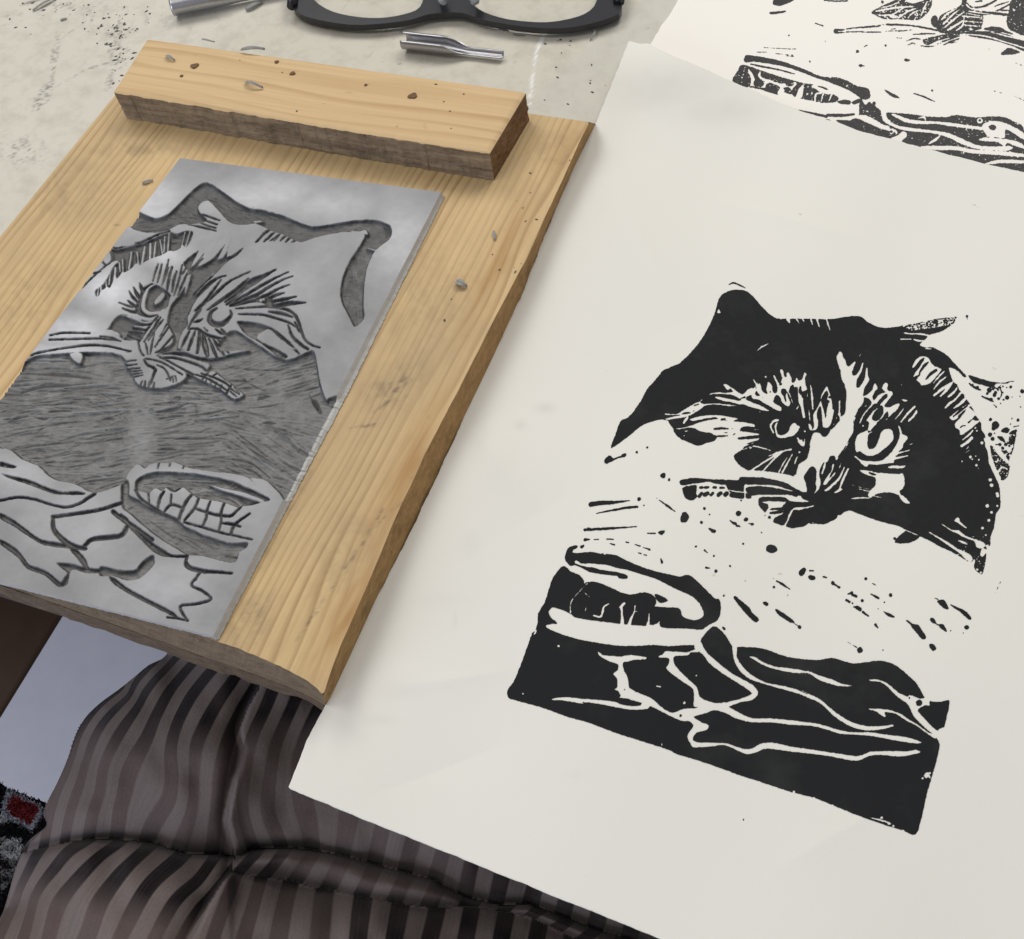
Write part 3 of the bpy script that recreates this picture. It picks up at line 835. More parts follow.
STRIPM="""+L 1 4 1 T2:395,280 410,310
+L 1 3 1 T2:200,210 250,212
+L 2 4 2 T2:262,195 270,192
"""
CR_B="""
"""
BOARDM="""+L 1 5 2 O:400,378 388,400 374,412
+L 1 6 3 O:412,372 402,380 396,392
+L 1 5 2 O:350,428 366,425 380,424
+L 1 4 1 O:372,530 350,560 330,590
+L 1 3 1 O:366,536 375,520 385,505
+L 1 4 1 O:330,590 315,612 296,640
+L 1 3 1 O:404,500 385,515 372,530
+L 1 3 2 O:140,160 118,170
+L 2 3 2 O:118,225 112,222
+D O:411,478 2.5 428,417 2 527,151 2 537,184 1.6 118,191 1
+L 1 3 1 O:185,150 200,148
"""
LINODARK="""+L 2 18 4 M1:580,580 700,565 800,545
+L 4 12 10 M1:775,665 860,655 939,632
+L 4 18 8 M1:50,310 120,280 200,262
+L 6 22 6 M1:250,270 320,285 380,272
+L 4 22 8 M1:360,232 440,220 540,222
+L 4 14 8 M1:280,380 400,330 580,305
+L 6 12 6 M1:0,230 60,210 135,205
+L 14 30 10 M1:0,105 60,90 210,95
+L 4 26 4 M1:255,540 290,530 340,540
+L 2 10 4 M1:150,572 260,555 540,520
+L 6 26 8 M1:780,290 830,278 880,285
+L 3 12 5 M1:600,265 720,250 850,240
+L 3 12 4 M1:370,70 560,60 760,80 850,130
+L 3 8 4 M1:240,165 400,150
+L 4 20 5 M1:380,180 460,165 580,155
+L 2 8 3 M1:240,435 400,410
+L 2 8 2 M1:100,510 300,492 500,465 700,435
+L 4 14 8 M1:700,430 820,405 939,392
+L 4 16 6 M1:780,465 860,445 939,435
+L 3 8 3 M1:340,650 500,665 650,640 800,600
+L 2 8 2 M1:760,760 850,765 939,745
+L 6 20 6 M1:870,825 900,812 930,810
+L 3 22 6 E:30,320 110,308 180,280
+L 4 16 4 E:120,245 150,240 140,260
+L 6 18 6 E:140,285 200,275
+L 4 16 4 E:30,360 110,345 170,340
+L 3 14 4 E:240,280 245,350
+L 3 12 3 E:30,465 200,462 400,465
+L 4 10 4 E:30,500 100,498
+L 3 14 3 E:30,525 80,520 130,522
+L 3 14 4 E:430,525 480,522
+L 3 14 4 E:370,570 480,580 560,610 640,680
+L 3 12 4 E:350,605 450,610 560,650 640,740
+L 4 24 4 E:570,255 600,240 640,235
+L 4 20 4 E:600,380 640,378 670,380
+L 2 10 3 E:640,390 720,450 790,520
+L 3 12 3 E:460,460 560,540 700,630
+L 3 8 3 E:420,400 520,480 620,560
+L 2 8 2 E:500,150 560,185 620,210
+L 2 8 2 E:400,75 500,90 620,95 800,95
+L 4 30 20 E:850,230 880,270 910,320
+L 2 7 2 E:520,300 620,290 720,270
+L 4 24 4 B:670,350 690,370 680,400
+L 2 8 2 B:560,345 630,345
+L 4 10 4 B:520,800 545,805
+L 4 10 4 B:565,795 580,798
+L 2 7 2 M2:180,120 270,100
+L 3 10 3 M2:160,165 300,150 430,175
+L 3 10 3 M2:600,180 760,225 900,270
+L 3 14 3 M2:880,315 960,312 1024,320
+L 2 14 6 M2:750,600 860,610 920,615
+L 4 20 6 M2:760,690 840,700 850,720
+L 2 8 2 M2:40,350 80,330
+L 2 8 2 M2:350,540 450,580 560,640
+L 2 8 2 M2:420,530 520,560 620,600
+L 2 7 2 M2:200,430 300,500 380,560
+L .8 3 .8 O:40,346 60,342 90,344
+L .8 4 1 O:36,372 62,372 90,376
+L .8 4 1 O:14,392 40,384 70,383
"""

import bpy, math, random
from mathutils import Matrix, Vector
random.seed(7)
SC=bpy.context.scene
# ---------------------------------------------------------------- camera geometry
FPX=1122.94; PITCH=.60620; ROLL=-.20693; HC=.39161*.69
_cp,_sp=math.cos(PITCH),math.sin(PITCH)
FW=np.array([0,_sp,-_cp]); _r0=np.array([1.,0,0]); _u0=np.cross(_r0,FW)
RT=math.cos(ROLL)*_r0+math.sin(ROLL)*_u0; UP=-math.sin(ROLL)*_r0+math.cos(ROLL)*_u0
def at(px,py,z):
    """a photo point seen at height z (metres above the table)"""
    px=np.asarray(px,float);py=np.asarray(py,float);z=np.asarray(z,float)+0*px
    d=FW+RT*((px-512)/FPX)[...,None]-UP*((py-469.5)/FPX)[...,None]
    t=(z-HC)/d[...,2]
    return np.array([0,0,HC])+t[...,None]*d
def proj(P):
    d=np.asarray(P)-np.array([0,0,HC]); z=d@FW
    return 512+FPX*(d@RT)/z, 469.5-FPX*(d@UP)/z
cam=bpy.data.cameras.new('camera'); co=bpy.data.objects.new('camera',cam); SC.collection.objects.link(co)
cam.sensor_fit='HORIZONTAL'; cam.sensor_width=36; cam.lens=FPX/1024*36; cam.clip_start=.005; cam.clip_end=50
M=Matrix.Identity(4)
for i in range(3): M[i][0]=RT[i];M[i][1]=UP[i];M[i][2]=-FW[i]
M[2][3]=HC; co.matrix_world=M; SC.camera=co
# ---------------------------------------------------------------- helpers
def thing(name,label=None,cat=None,loc=(0,0,0),rz=0,group=None,kind=None):
    o=bpy.data.objects.new(name,None); SC.collection.objects.link(o); o.empty_display_size=.01
    o.matrix_world=Matrix.Translation(loc)@Matrix.Rotation(rz,4,'Z'); tag(o,label,cat,group,kind); return o
def tag(o,label=None,cat=None,group=None,kind=None):
    if label:o['label']=label
    if cat:o['category']=cat
    if group:o['group']=group
    if kind:o['kind']=kind
    return o
def mesh(name,V,Fs,mat,parent=None,smooth=False,attrs=None,loc=None,rz=0):
    """V world-space verts; Fs list of (n,k) int arrays; stored local to its parent (or to loc)"""
    V=np.asarray(V,float)
    if isinstance(Fs,(list,tuple)) and len(Fs) and not isinstance(Fs[0],np.ndarray):
        d={}
        for f in Fs: d.setdefault(len(f),[]).append(f)
        Fs=[np.array(v) for v in d.values()]
    mw=parent.matrix_world if parent else Matrix.Translation(loc if loc is not None else (0,0,0))@Matrix.Rotation(rz,4,'Z')
    inv=np.array(mw.inverted()); L=V@inv[:3,:3].T+inv[:3,3]
    me=bpy.data.meshes.new(name)
    Fs=[f for f in Fs if len(f)]
    me.vertices.add(len(L)); me.vertices.foreach_set('co',L.ravel().astype(np.float32))
    nl=sum(f.size for f in Fs); npoly=sum(len(f) for f in Fs)
    me.loops.add(nl); me.loops.foreach_set('vertex_index',np.concatenate([f.ravel() for f in Fs]).astype(np.int32))
    me.polygons.add(npoly)
    tot=np.concatenate([np.full(len(f),f.shape[1]) for f in Fs]); st=np.r_[0,np.cumsum(tot)[:-1]]
    me.polygons.foreach_set('loop_start',st.astype(np.int32))
    me.update(calc_edges=True); me.validate()
    if smooth: me.polygons.foreach_set('use_smooth',np.ones(len(me.polygons),bool))
    else: me.polygons.foreach_set('use_smooth',np.zeros(len(me.polygons),bool))
    for k,a in (attrs or {}).items():
        at_=me.attributes.new(k,'FLOAT','POINT'); at_.data.foreach_set('value',np.asarray(a,np.float32).ravel())
    me.materials.append(mat)
    o=bpy.data.objects.new(name,me); SC.collection.objects.link(o)
    if parent: o.parent=parent
    else: o.matrix_world=mw
    return o
def grid_faces(n,m,flip=False):
    i=np.arange(n-1)[:,None]*m+np.arange(m-1)[None,:]
    q=np.stack([i,i+1,i+m+1,i+m],-1).reshape(-1,4)
    return q[:,::-1] if flip else q
def msq(f,X,Y):
    """marching squares, filled where f>0: returns px,py of verts, faces by size, face order seen from above is CCW"""
    n,m=f.shape; ins=f>0
    vid=-np.ones((3,n,m),int); xs=[];ys=[];c=0
    a=np.argwhere(ins); vid[0][ins]=np.arange(len(a)); xs.append(X[ins]);ys.append(Y[ins]);c+=len(a)
    h=ins[:,:-1]!=ins[:,1:]; t=(f[:,:-1]/(f[:,:-1]-f[:,1:]+1e-12))
    vid[1][:,:-1][h]=c+np.arange(h.sum()); c+=h.sum(); t=np.clip(t[h],0,1)
    xs.append(X[:,:-1][h]*(1-t)+X[:,1:][h]*t); ys.append(Y[:,:-1][h]*(1-t)+Y[:,1:][h]*t)
    v=ins[:-1]!=ins[1:]; t=(f[:-1]/(f[:-1]-f[1:]+1e-12))
    vid[2][:-1][v]=c+np.arange(v.sum()); c+=v.sum(); t=np.clip(t[v],0,1)
    xs.append(X[:-1][v]*(1-t)+X[1:][v]*t); ys.append(Y[:-1][v]*(1-t)+Y[1:][v]*t)
    sl=[vid[0][:-1,:-1],vid[1][:-1,:-1],vid[0][:-1,1:],vid[2][:-1,1:],vid[0][1:,1:],vid[1][1:,:-1],vid[0][1:,:-1],vid[2][:-1,:-1]]
    cs=[ins[:-1,:-1],ins[:-1,1:],ins[1:,1:],ins[1:,:-1]]
    case=cs[0]*1+cs[1]*2+cs[2]*4+cs[3]*8
    F={}
    for k in range(1,16):
        b=[bool(k>>q&1) for q in range(4)]; seq=[]
        for q in range(4):
            if b[q]: seq.append(2*q)
            if b[q]!=b[(q+1)%4]: seq.append(2*q+1)
        M_=case==k
        if M_.any(): F.setdefault(len(seq),[]).append(np.stack([sl[s][M_] for s in seq[::-1]],-1))
    return np.concatenate(xs),np.concatenate(ys),[np.concatenate(v) for v in F.values()]
def box(name,c0,c1,mat,parent,frame=None):
    (x0,y0,z0),(x1,y1,z1)=c0,c1
    V=np.array([(x,y,z) for z in (z0,z1) for y in (y0,y1) for x in (x0,x1)])
    if frame is not None: V=frame(V)
    return mesh(name,V,[(0,2,3,1),(4,5,7,6),(0,1,5,4),(2,6,7,3),(0,4,6,2),(1,3,7,5)],mat,parent)
def bev(o,w,seg=2):
    m=o.modifiers.new('bevel','BEVEL'); m.width=w; m.segments=seg; m.limit_method='ANGLE'; m.angle_limit=math.radians(40); return o
def tube(name,P,rad,mat,parent,n=12,flat=1.0):
    P=np.array(P,float); rad=np.broadcast_to(rad,(len(P),)); T=np.gradient(P,axis=0); T/=np.linalg.norm(T,axis=1)[:,None]
    V=[]
    for p,t,r in zip(P,T,rad):
        a=np.cross(t,[0,0,1.]); a/=np.linalg.norm(a) or 1; b=np.cross(a,t)
        for k in range(n):
            q=2*math.pi*k/n; V.append(p+r*(a*math.cos(q)+b*math.sin(q)*flat))
    Fc=[(i*n+k,i*n+(k+1)%n,(i+1)*n+(k+1)%n,(i+1)*n+k) for i in range(len(P)-1) for k in range(n)]
    Fc+= [tuple(range(n))[::-1],tuple((len(P)-1)*n+k for k in range(n))]
    return mesh(name,V,Fc,mat,parent,smooth=True)
# ---------------------------------------------------------------- materials
class NT:
    def __init__(s,name):
        s.m=bpy.data.materials.new(name); s.m.use_nodes=True; s.t=s.m.node_tree; s.b=s.t.nodes['Principled BSDF']
        s.tc=s.n('ShaderNodeTexCoord').outputs['Object']
    def n(s,ty,**k):
        o=s.t.nodes.new(ty)
        for a,b in k.items(): setattr(o,a,b)
        return o
    def l(s,a,b): s.t.links.new(a,b)
    def mp(s,scale,loc=(0,0,0),rot=(0,0,0),src=None):
        o=s.n('ShaderNodeMapping'); o.inputs['Scale'].default_value=scale; o.inputs['Location'].default_value=loc; o.inputs['Rotation'].default_value=rot
        s.l(src or s.tc,o.inputs['Vector']); return o.outputs[0]
    def noise(s,scale,detail=4,rough=.55,vec=None,dist=0):
        o=s.n('ShaderNodeTexNoise'); o.inputs['Scale'].default_value=scale;o.inputs['Detail'].default_value=detail;o.inputs['Roughness'].default_value=rough;o.inputs['Distortion'].default_value=dist
        s.l(vec or s.tc,o.inputs['Vector']); return o.outputs['Fac']
    def attr(s,name):
        o=s.n('ShaderNodeAttribute'); o.attribute_name=name; return o.outputs['Fac']
    def ramp(s,src,stops):
        o=s.n('ShaderNodeValToRGB'); e=o.color_ramp.elements
        while len(e)<len(stops): e.new(.5)
        for q,(p,c) in zip(e,stops):
            q.position=p; q.color=(c,c,c,1) if not isinstance(c,tuple) else (*c,1)
        s.l(src,o.inputs[0]); return o.outputs[0]
    def mix(s,f,a,b,mode='MIX'):
        o=s.n('ShaderNodeMix',data_type='RGBA',blend_type=mode)
        for i,v in ((0,f),(6,a),(7,b)):
            if isinstance(v,tuple): o.inputs[i].default_value=(*v,1)
            elif isinstance(v,(int,float)): o.inputs[i].default_value=v
            else: s.l(v,o.inputs[i])
        return o.outputs[2]
    def math(s,op,a,b=0):
        o=s.n('ShaderNodeMath',operation=op)
        for i,v in enumerate((a,b)):
            if isinstance(v,(int,float)): o.inputs[i].default_value=v
            else: s.l(v,o.inputs[i])
        return o.outputs[0]
    def n1(s,v):
        o=s.n('ShaderNodeCombineXYZ'); s.l(s.math('MULTIPLY',v,9),o.inputs[0]); return o.outputs[0]
    def bump(s,h,dist,st=1):
        o=s.n('ShaderNodeBump'); o.inputs['Distance'].default_value=dist; o.inputs['Strength'].default_value=st; s.l(h,o.inputs['Height']); s.l(o.outputs[0],s.b.inputs['Normal']); return o
    def fin(s,col=None,rough=None,spec=None,metal=None):
        if col is not None:
            if isinstance(col,tuple): s.b.inputs['Base Color'].default_value=(*col,1)
            else: s.l(col,s.b.inputs['Base Color'])
        for k,v in (('Roughness',rough),('Specular IOR Level',spec),('Metallic',metal)):
            if v is None: continue
            if isinstance(v,(int,float)): s.b.inputs[k].default_value=v
            else: s.l(v,s.b.inputs[k])
        return s.m
def m_paper(name,base,warm):
    t=NT(name); n1=t.noise(9,3); c=t.mix(n1,base,warm)
    fib=t.noise(1400,3,.7); c=t.mix(t.math('MULTIPLY',t.attr('smudge_shade'),.45),c,(.33,.325,.29))
    sp=t.ramp(t.noise(260,2,.5,t.mp((1,1,1),(3,1,0))),[(.775,0),(.81,1)]); c=t.mix(t.math('MULTIPLY',sp,.35),c,(.35,.30,.22))
    h=t.math('ADD',t.math('MULTIPLY',fib,.25),t.math('MULTIPLY',t.noise(300,4,.6),.5)); t.bump(h,.00025,.35)
    return t.fin(c,.85,.25)
PAPER=m_paper('printing_paper',(.745,.730,.668),(.705,.695,.638)); PAPER2=m_paper('printing_paper_warm',(.83,.80,.735),(.81,.785,.73))
def m_ink():
    t=NT('relief_ink'); n=t.noise(700,4,.65); c=t.mix(n,(.009,.0095,.0105),(.017,.0178,.019)); pt=t.noise(45,4,.65); c=t.mix(t.math('MULTIPLY',t.ramp(pt,[(.5,0),(.72,1)]),.6),c,(.030,.031,.031)); t.bump(n,.0001,.4)
    return t.fin(c,t.ramp(n,[(.3,.62),(.7,.8)]),.12)
INK=m_ink()
def m_ink2():
    t=NT('thin_relief_ink'); n=t.noise(900,5,.75); c=t.mix(t.ramp(n,[(.50,0.),(.70,1.)]),(.018,.018,.018),(.060,.058,.056)); return t.fin(c,.6,.3)
INK2=m_ink2()
def m_wood(name,c1,c2,c3,ax,rings,dirt=.5):
    """ax: grain runs along this local axis (0 = x, 1 = y)"""
    t=NT(name)
    st=(3,rings,3) if ax==0 else (rings,3,3)
    warp=t.noise(1,3,.6,t.mp((3,20,6) if ax==0 else (20,3,6)))
    v=t.n('ShaderNodeSeparateXYZ'); t.l(t.tc,v.inputs[0]); across=v.outputs[1 if ax==0 else 0]
    ph=t.math('ADD',t.math('MULTIPLY',across,rings),t.math('MULTIPLY',warp,rings*.035))
    fr=t.math('FRACT',ph); lw=t.ramp(t.noise(1,2,.5,t.mp((5,70,6) if ax==0 else (70,5,6),(2,7,1))),[(.3,.15),(.7,1)]); line=t.ramp(fr,[(0,0),(.5,.15),(.86,1),(1,0)])
    fine=t.noise(1,6,.7,t.mp((14,900,60) if ax==0 else (900,14,60)))
    big=t.noise(22,4,.6)
    c=t.mix(t.math('MULTIPLY',line,lw),c1,c2)
    c=t.mix(t.math('MULTIPLY',t.ramp(fine,[(.45,0),(.75,1)]),.45),c,c2)
    c=t.mix(t.math('MULTIPLY',t.ramp(big,[(.45,0),(.75,1)]),dirt),c,c3)
    c=t.mix(t.math('MULTIPLY',t.attr('amber'),.8),c,(.36,.19,.06)); c=t.mix(t.attr('wear'),c,(.055,.045,.036))
    t.bump(t.math('ADD',t.math('MULTIPLY',line,-.4),t.math('MULTIPLY',fine,.8)),.0004,.5)
    return t.fin(c,.62,.35)
WOOD_S=m_wood('pale_pine',(.60,.43,.225),(.42,.26,.115),(.60,.41,.21),0,190,.3)
WOOD_B=m_wood('board_pine',(.60,.43,.215),(.36,.225,.095),(.37,.27,.15),1,300,.55)
def m_endgrain(name,a,b,c0):
    t=NT(name); n=t.noise(1,6,.75,t.mp((160,160,420),(0,0,0),(0,0,.0))); n2=t.noise(90,5,.7); c=t.mix(t.ramp(n,[(.35,0),(.65,1)]),a,b); c=t.mix(t.ramp(n2,[(.52,0),(.75,.8)]),c,c0)
    t.bump(t.math('ADD',n,n2),.0016,1); return t.fin(c,.85,.2)
ENDG=m_endgrain('sawn_wood_grimy',(.20,.150,.10),(.31,.235,.155),(.115,.085,.057))
ENDG2=m_endgrain('sawn_wood_warm',(.28,.165,.08),(.17,.095,.045),(.13,.075,.04))
SIDEW=m_endgrain('waney_edge_wood',(.52,.32,.135),(.36,.21,.085),(.17,.095,.04))
def m_sawn():
    t=NT('rough_sawn_pine'); n=t.noise(1,6,.7,t.mp((35,240,420))); n2=t.noise(70,5,.65); k=t.noise(1,3,.6,t.mp((260,120,120)))
    c=t.mix(t.ramp(n,[(.35,0),(.66,1)]),(.16,.118,.078),(.31,.235,.15)); c=t.mix(t.math('MULTIPLY',t.ramp(n2,[(.5,0),(.72,1)]),.7),c,(.10,.075,.05)); c=t.mix(t.ramp(k,[(.68,0),(.74,.9)]),c,(.05,.035,.024))
    t.bump(t.math('ADD',n,k),.0012,.9); return t.fin(c,.85,.2)
def m_lino():
    t=NT('grey_lino'); 
    b=t.noise(60,4,.6); b2=t.noise(18,3,.5,t.mp((1,1,1),(2,5,0)))
    top=t.mix(t.ramp(b,[(.3,0),(.7,1)]),(.20,.20,.204),(.32,.32,.324))
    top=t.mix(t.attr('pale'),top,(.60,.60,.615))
    top=t.mix(t.math('MULTIPLY',t.ramp(b2,[(.4,0),(.7,1)]),.35),top,(.20,.20,.205))
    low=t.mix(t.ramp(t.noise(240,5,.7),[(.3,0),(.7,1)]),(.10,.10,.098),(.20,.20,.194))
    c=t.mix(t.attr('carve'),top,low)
    c=t.mix(t.attr('residue_shade'),c,(.028,.028,.030))
    t.bump(t.noise(900,4,.6),.00015,.5); return t.fin(c,.55,.4)
LINO=m_lino()
def m_simple(name,a,b,sc,rough=.6,spec=.4,bumpd=0,metal=0):
    t=NT(name); n=t.noise(sc,4,.6); 
    if bumpd: t.bump(n,bumpd,.7)
    return t.fin(t.mix(n,a,b),rough,spec,metal)
LEDGE=m_simple('lino_cut_edge',(.40,.40,.385),(.54,.53,.50),300,.8,.2,.0005)
HESS=m_simple('lino_backing',(.25,.21,.15),(.35,.30,.22),500,.9,.1)
SHAV=m_simple('lino_shaving',(.20,.20,.19),(.33,.33,.31),600,.7,.3)
SAWN=m_sawn()
STEEL=m_simple('steel',(.36,.36,.38),(.52,.52,.54),800,.34,.5,0,1.0)
BLK=m_simple('black_acetate',(.012,.013,.016),(.02,.021,.025),300,.28,.5)
NAIL=m_simple('nail_rust',(.10,.055,.03),(.17,.09,.045),900,.6,.3,0,.3)
DKWOOD=m_simple('dark_stained_wood',(.050,.028,.018),(.085,.050,.032),60,.6,.3)
FLOORM=m_simple('pale_floor',(.62,.63,.72),(.74,.75,.82),30,.5,.4)
GLASS=bpy.data.materials.new('lens_glass'); GLASS.use_nodes=True
g=GLASS.node_tree.nodes['Principled BSDF']; g.inputs['Base Color'].default_value=(1,1,1,1); g.inputs['Roughness'].default_value=.02; g.inputs['Transmission Weight'].default_value=1; g.inputs['IOR'].default_value=1.05; g.inputs['Specular IOR Level'].default_value=.5
def m_table():
    t=NT('painted_tabletop'); n=t.noise(14,5,.6); n2=t.noise(90,5,.7)
    c=t.mix(n,(.60,.57,.485),(.52,.495,.42))
    c=t.mix(t.math('MULTIPLY',t.ramp(n2,[(.46,0),(.66,1)]),.5),c,(.40,.365,.30))
    sp=t.ramp(t.noise(420,3,.6),[(.70,0),(.76,1)]); c=t.mix(t.math('MULTIPLY',sp,t.ramp(t.noise(25,2),[(.48,0),(.62,.7)])),c,(.12,.11,.10))
    sc=t.ramp(t.noise(1,3,.6,t.mp((500,25,1),(0,0,0),(0,0,.7)),.3),[(.70,0),(.76,1)]); c=t.mix(t.math('MULTIPLY',sc,.25),c,(.25,.23,.20))
    c=t.mix(t.attr('cool'),c,(.47,.475,.42))
    c=t.mix(t.attr('smear'),c,(.13,.125,.12)); c=t.mix(t.attr('white'),c,(.78,.78,.76))
    t.bump(n2,.0004,.4); return t.fin(c,.5,.4)
TABLE=m_table()
def m_cloth():
    t=NT('striped_velvet'); s=t.attr('stripe'); f=t.attr('contrast')
    fr=t.math('ABSOLUTE',t.math('SUBTRACT',t.math('FRACT',t.math('ADD',s,.5)),.5))
    dk=t.ramp(fr,[(.225,1),(.275,0)])
    fine=t.noise(1100,4,.75)
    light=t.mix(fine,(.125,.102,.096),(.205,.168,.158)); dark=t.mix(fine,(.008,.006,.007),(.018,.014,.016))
    sheen_col=t.mix(fine,(.085,.064,.060),(.140,.106,.100))  # velvet sheen painted as colour: dark stripes where the pile looks pale
    c=t.mix(f,sheen_col,dark); c=t.mix(dk,light,c)
    # thin ribs in the pile
    rb=t.noise(1,3,.7,t.mp((1,1,1),(0,0,0),(0,0,0),t.n1(s))); c=t.mix(t.math('MULTIPLY',t.ramp(rb,[(.45,0),(.7,1)]),.35),c,(.07,.055,.056))
    t.bump(fine,.0005,.5); t.b.inputs['Sheen Weight'].default_value=.12; t.b.inputs['Sheen Roughness'].default_value=.4; t.b.inputs['Sheen Tint'].default_value=(.8,.75,.75,1)
    return t.fin(c,.85,.1)
CLOTH=m_cloth()
# ---------------------------------------------------------------- table
BT=-.5217; HB=.0124
O=at(325,697,HB)
# local table frame: u along the front edge, v away from the viewer
U=np.array([math.cos(BT),math.sin(BT),0]); Vv=np.array([-math.sin(BT),math.cos(BT),0])
def loc(u,v,z=0): 
    u,v,z=np.broadcast_arrays(np.asarray(u,float),np.asarray(v,float),np.asarray(z,float)); return O*[1,1,0]+u[...,None]*U+v[...,None]*Vv+z[...,None]*np.array([0,0,1.])
def uv(P): d=np.asarray(P)-O; return d@U,d@Vv
EDGE=.012   # table edge sits this far behind the board's front
tb=thing('table','cream painted worktop, ink smudged and scratched, under the wooden board','table',tuple(loc(0,.3,0)),BT)
us=np.r_[np.linspace(-1.0,-.32,8),np.arange(-.30,.30,.0009),np.linspace(.31,1.0,8)]; vs=np.r_[EDGE,np.arange(.1,.42,.0009),np.linspace(.44,1.2,6)]
UU,VV=np.meshgrid(us,vs); W=loc(UU,VV); PX,PY=proj(W)
def stain(txt):
    F=Field(PX,PY); F.run(txt); return np.clip(F.f/1.6+.1,0,1)
CR['T']=(0,0,3.657); CR['T2']=(250,0,2.276)
sm=stain(SMEAR); nz=vnoise(PX/1.7,PY/1.7,3)*.6+vnoise(PX/.8,PY/.8,8)*.4; ns=vnoise(PX/7,PY/7,11)
smear=np.clip(sm*np.clip((nz-.45)*5,0,1)*.75,0,1)
smear=np.maximum(smear,stain(DARKM)*.8)
cl=np.exp(-(((PX-118)/16)**2+((PY-42)/22)**2))+.9*np.exp(-(((PX-22)/26)**2+((PY-150)/14)**2))+.6*np.exp(-(((PX-60)/50)**2+((PY-8)/12)**2))+.5*np.exp(-(((PX-175)/40)**2+((PY-20)/12)**2))+.35*np.exp(-(((PX-200)/30)**2+((PY-50)/9)**2))
smear=np.maximum(smear,np.clip((nz*.6+ns*.4-.62)*9,0,1)*np.clip(cl,0,1)*.85)
xl=648-(PY)*1.16+8
cool=np.clip((PX-(640-PY*1.12))/6,0,1)*.35*(PY<200)
wh=stain(WHITEM)*np.clip((vnoise(PX/2,PY/4,4)-.25)*3,0,1)
mesh('tabletop',W.reshape(-1,3),[grid_faces(*UU.shape)],TABLE,tb,attrs=dict(smear=smear,cool=cool,white=wh))
box('table_apron',(-1,EDGE,-.03),(1,1.2,-.0005),DKWOOD,tb,lambda V:loc(V[:,0],V[:,1],V[:,2]))
for a,b in ((-.9,.12),(.9,.12),(-.9,1.1),(.9,1.1)): box('table_leg',(a-.03,b-.03,-.70),(a+.03,b+.03,-.0302),DKWOOD,tb,lambda V:loc(V[:,0],V[:,1],V[:,2]))
# ---------------------------------------------------------------- floor, panel, rug
fl=at(0,900,-.70)
o=mesh('floor',[(-3,-3,-.70),(3,-3,-.70),(3,3,-.70),(-3,3,-.70)],[(0,1,2,3)],FLOORM); tag(o,kind='structure')
zp=-.16
P=[at(x,y,zp) for x,y in ((66,606),(-8,726),(-260,640),(-100,480))]; P2=[p-[0,0,.003] for p in P]
pn=mesh('wooden_panel',P+P2,[(3,2,1,0)[::-1] if False else (0,3,2,1),(4,5,6,7),(0,1,5,4),(1,2,6,5),(2,3,7,6),(3,0,4,7)],DKWOOD,loc=tuple(P2[1])); bev(pn,.002)
tag(pn,'dark brown wooden panel in shadow below the left front edge of the board','panel')
# rug: backing plus wool tufts
RZ=-.45
rug=thing('patterned_rug','dark fuzzy rug with a maroon square outlined in grey, on the floor beside the lap','rug',tuple(at(10,830,RZ)))
def m_wool():
    t=NT('rug_wool'); a=t.n('ShaderNodeAttribute'); a.attribute_name='wool'; return t.fin(a.outputs['Color'],.95,.1)
WOOL=m_wool()
rp=[(-160,720),(-20,768),(8,789),(46,803),(120,850),(80,980),(-160,1000)]
bk=mesh('rug_backing',[at(x,y,RZ) for x,y in rp]+[at(x,y,RZ)-[0,0,.012] for x,y in rp],[tuple(range(7))[::-1],tuple(range(7,14))]+[(i,(i+1)%7,(i+1)%7+7,i+7) for i in range(7)],m_simple('rug_base',(.010,.010,.012),(.02,.02,.022),90,.95,.1),rug)
def rugcol(x,y):
    P_=lambda pts_:inpoly(x,y,pts_)
    sq=[(12,795),(38,806),(40,812),(32,826),(10,815),(8,806)]; so=[(8,790),(43,806),(44,814),(34,832),(4,818),(2,808)]
    if P_(sq): return (.17,.022,.026)
    if P_(so): return (.34,.35,.40)
    d=math.hypot((x-12)/1.0,(y-850)/.9)
    if 5<d<11 or (x<8 and 815<y<824): return (.5,.5,.5)
    if inpoly(x,y,[(-40,835),(5,838),(22,840),(22,880),(8,885),(0,900),(-40,900)]): return (.25,.25,.25) if vnoise(np.array(x/4.),np.array(y/4.),2)>.45 else (.02,.02,.022)
    return (.012,.012,.014)
def inpoly(x,y,P):
    c=False;n=len(P)
    for i in range(n):
        (a,b),(d,e)=P[i],P[i-1]
        if (b>y)!=(e>y) and x<(d-a)*(y-b)/(e-b)+a: c=not c
    return c
V=[];Fc=[];colr=[]
rs=random.Random(3)
for k in range(42000):
    x=rs.uniform(-60,70);y=rs.uniform(755,935)
    if not inpoly(x,y,rp): continue
    c=rugcol(x,y); b=at(x,y,RZ); h=.0016; w=.0007
    a=rs.uniform(0,6.28); d=np.array([math.cos(a),math.sin(a),0])*w; l=np.array([rs.gauss(0,.0011),rs.gauss(0,.0011),h])
    i=len(V); V+= [b-d,b+d,b+l*.6+d*.8,b+l*.6-d*.8,b+l]; Fc+=[(i,i+1,i+2,i+3),(i+3,i+2,i+4)]
    f=rs.uniform(.7,1.3); colr+=[(c[0]*f,c[1]*f,c[2]*f,1)]*5
po=mesh('wool_pile',V,Fc,WOOL,rug); ca=po.data.attributes.new('wool','FLOAT_COLOR','POINT'); ca.data.foreach_set('color',np.array(colr,np.float32).ravel())
# ---------------------------------------------------------------- bench hook board
bd=thing('bench_hook_board','pine carving board with a raised stop strip, holding the grey lino block','board',tuple(loc(-.09,.11,0)),BT)
def prism(name,top,bot,mt,parent,mside=None):
    n=len(top); V=list(top)+list(bot)
    o=mesh(name,V,[tuple(range(n))[::-1],tuple(range(n,2*n))]+[(i,(i+1)%n,(i+1)%n+n,i+n) for i in range(n)],mt,parent)
    return o
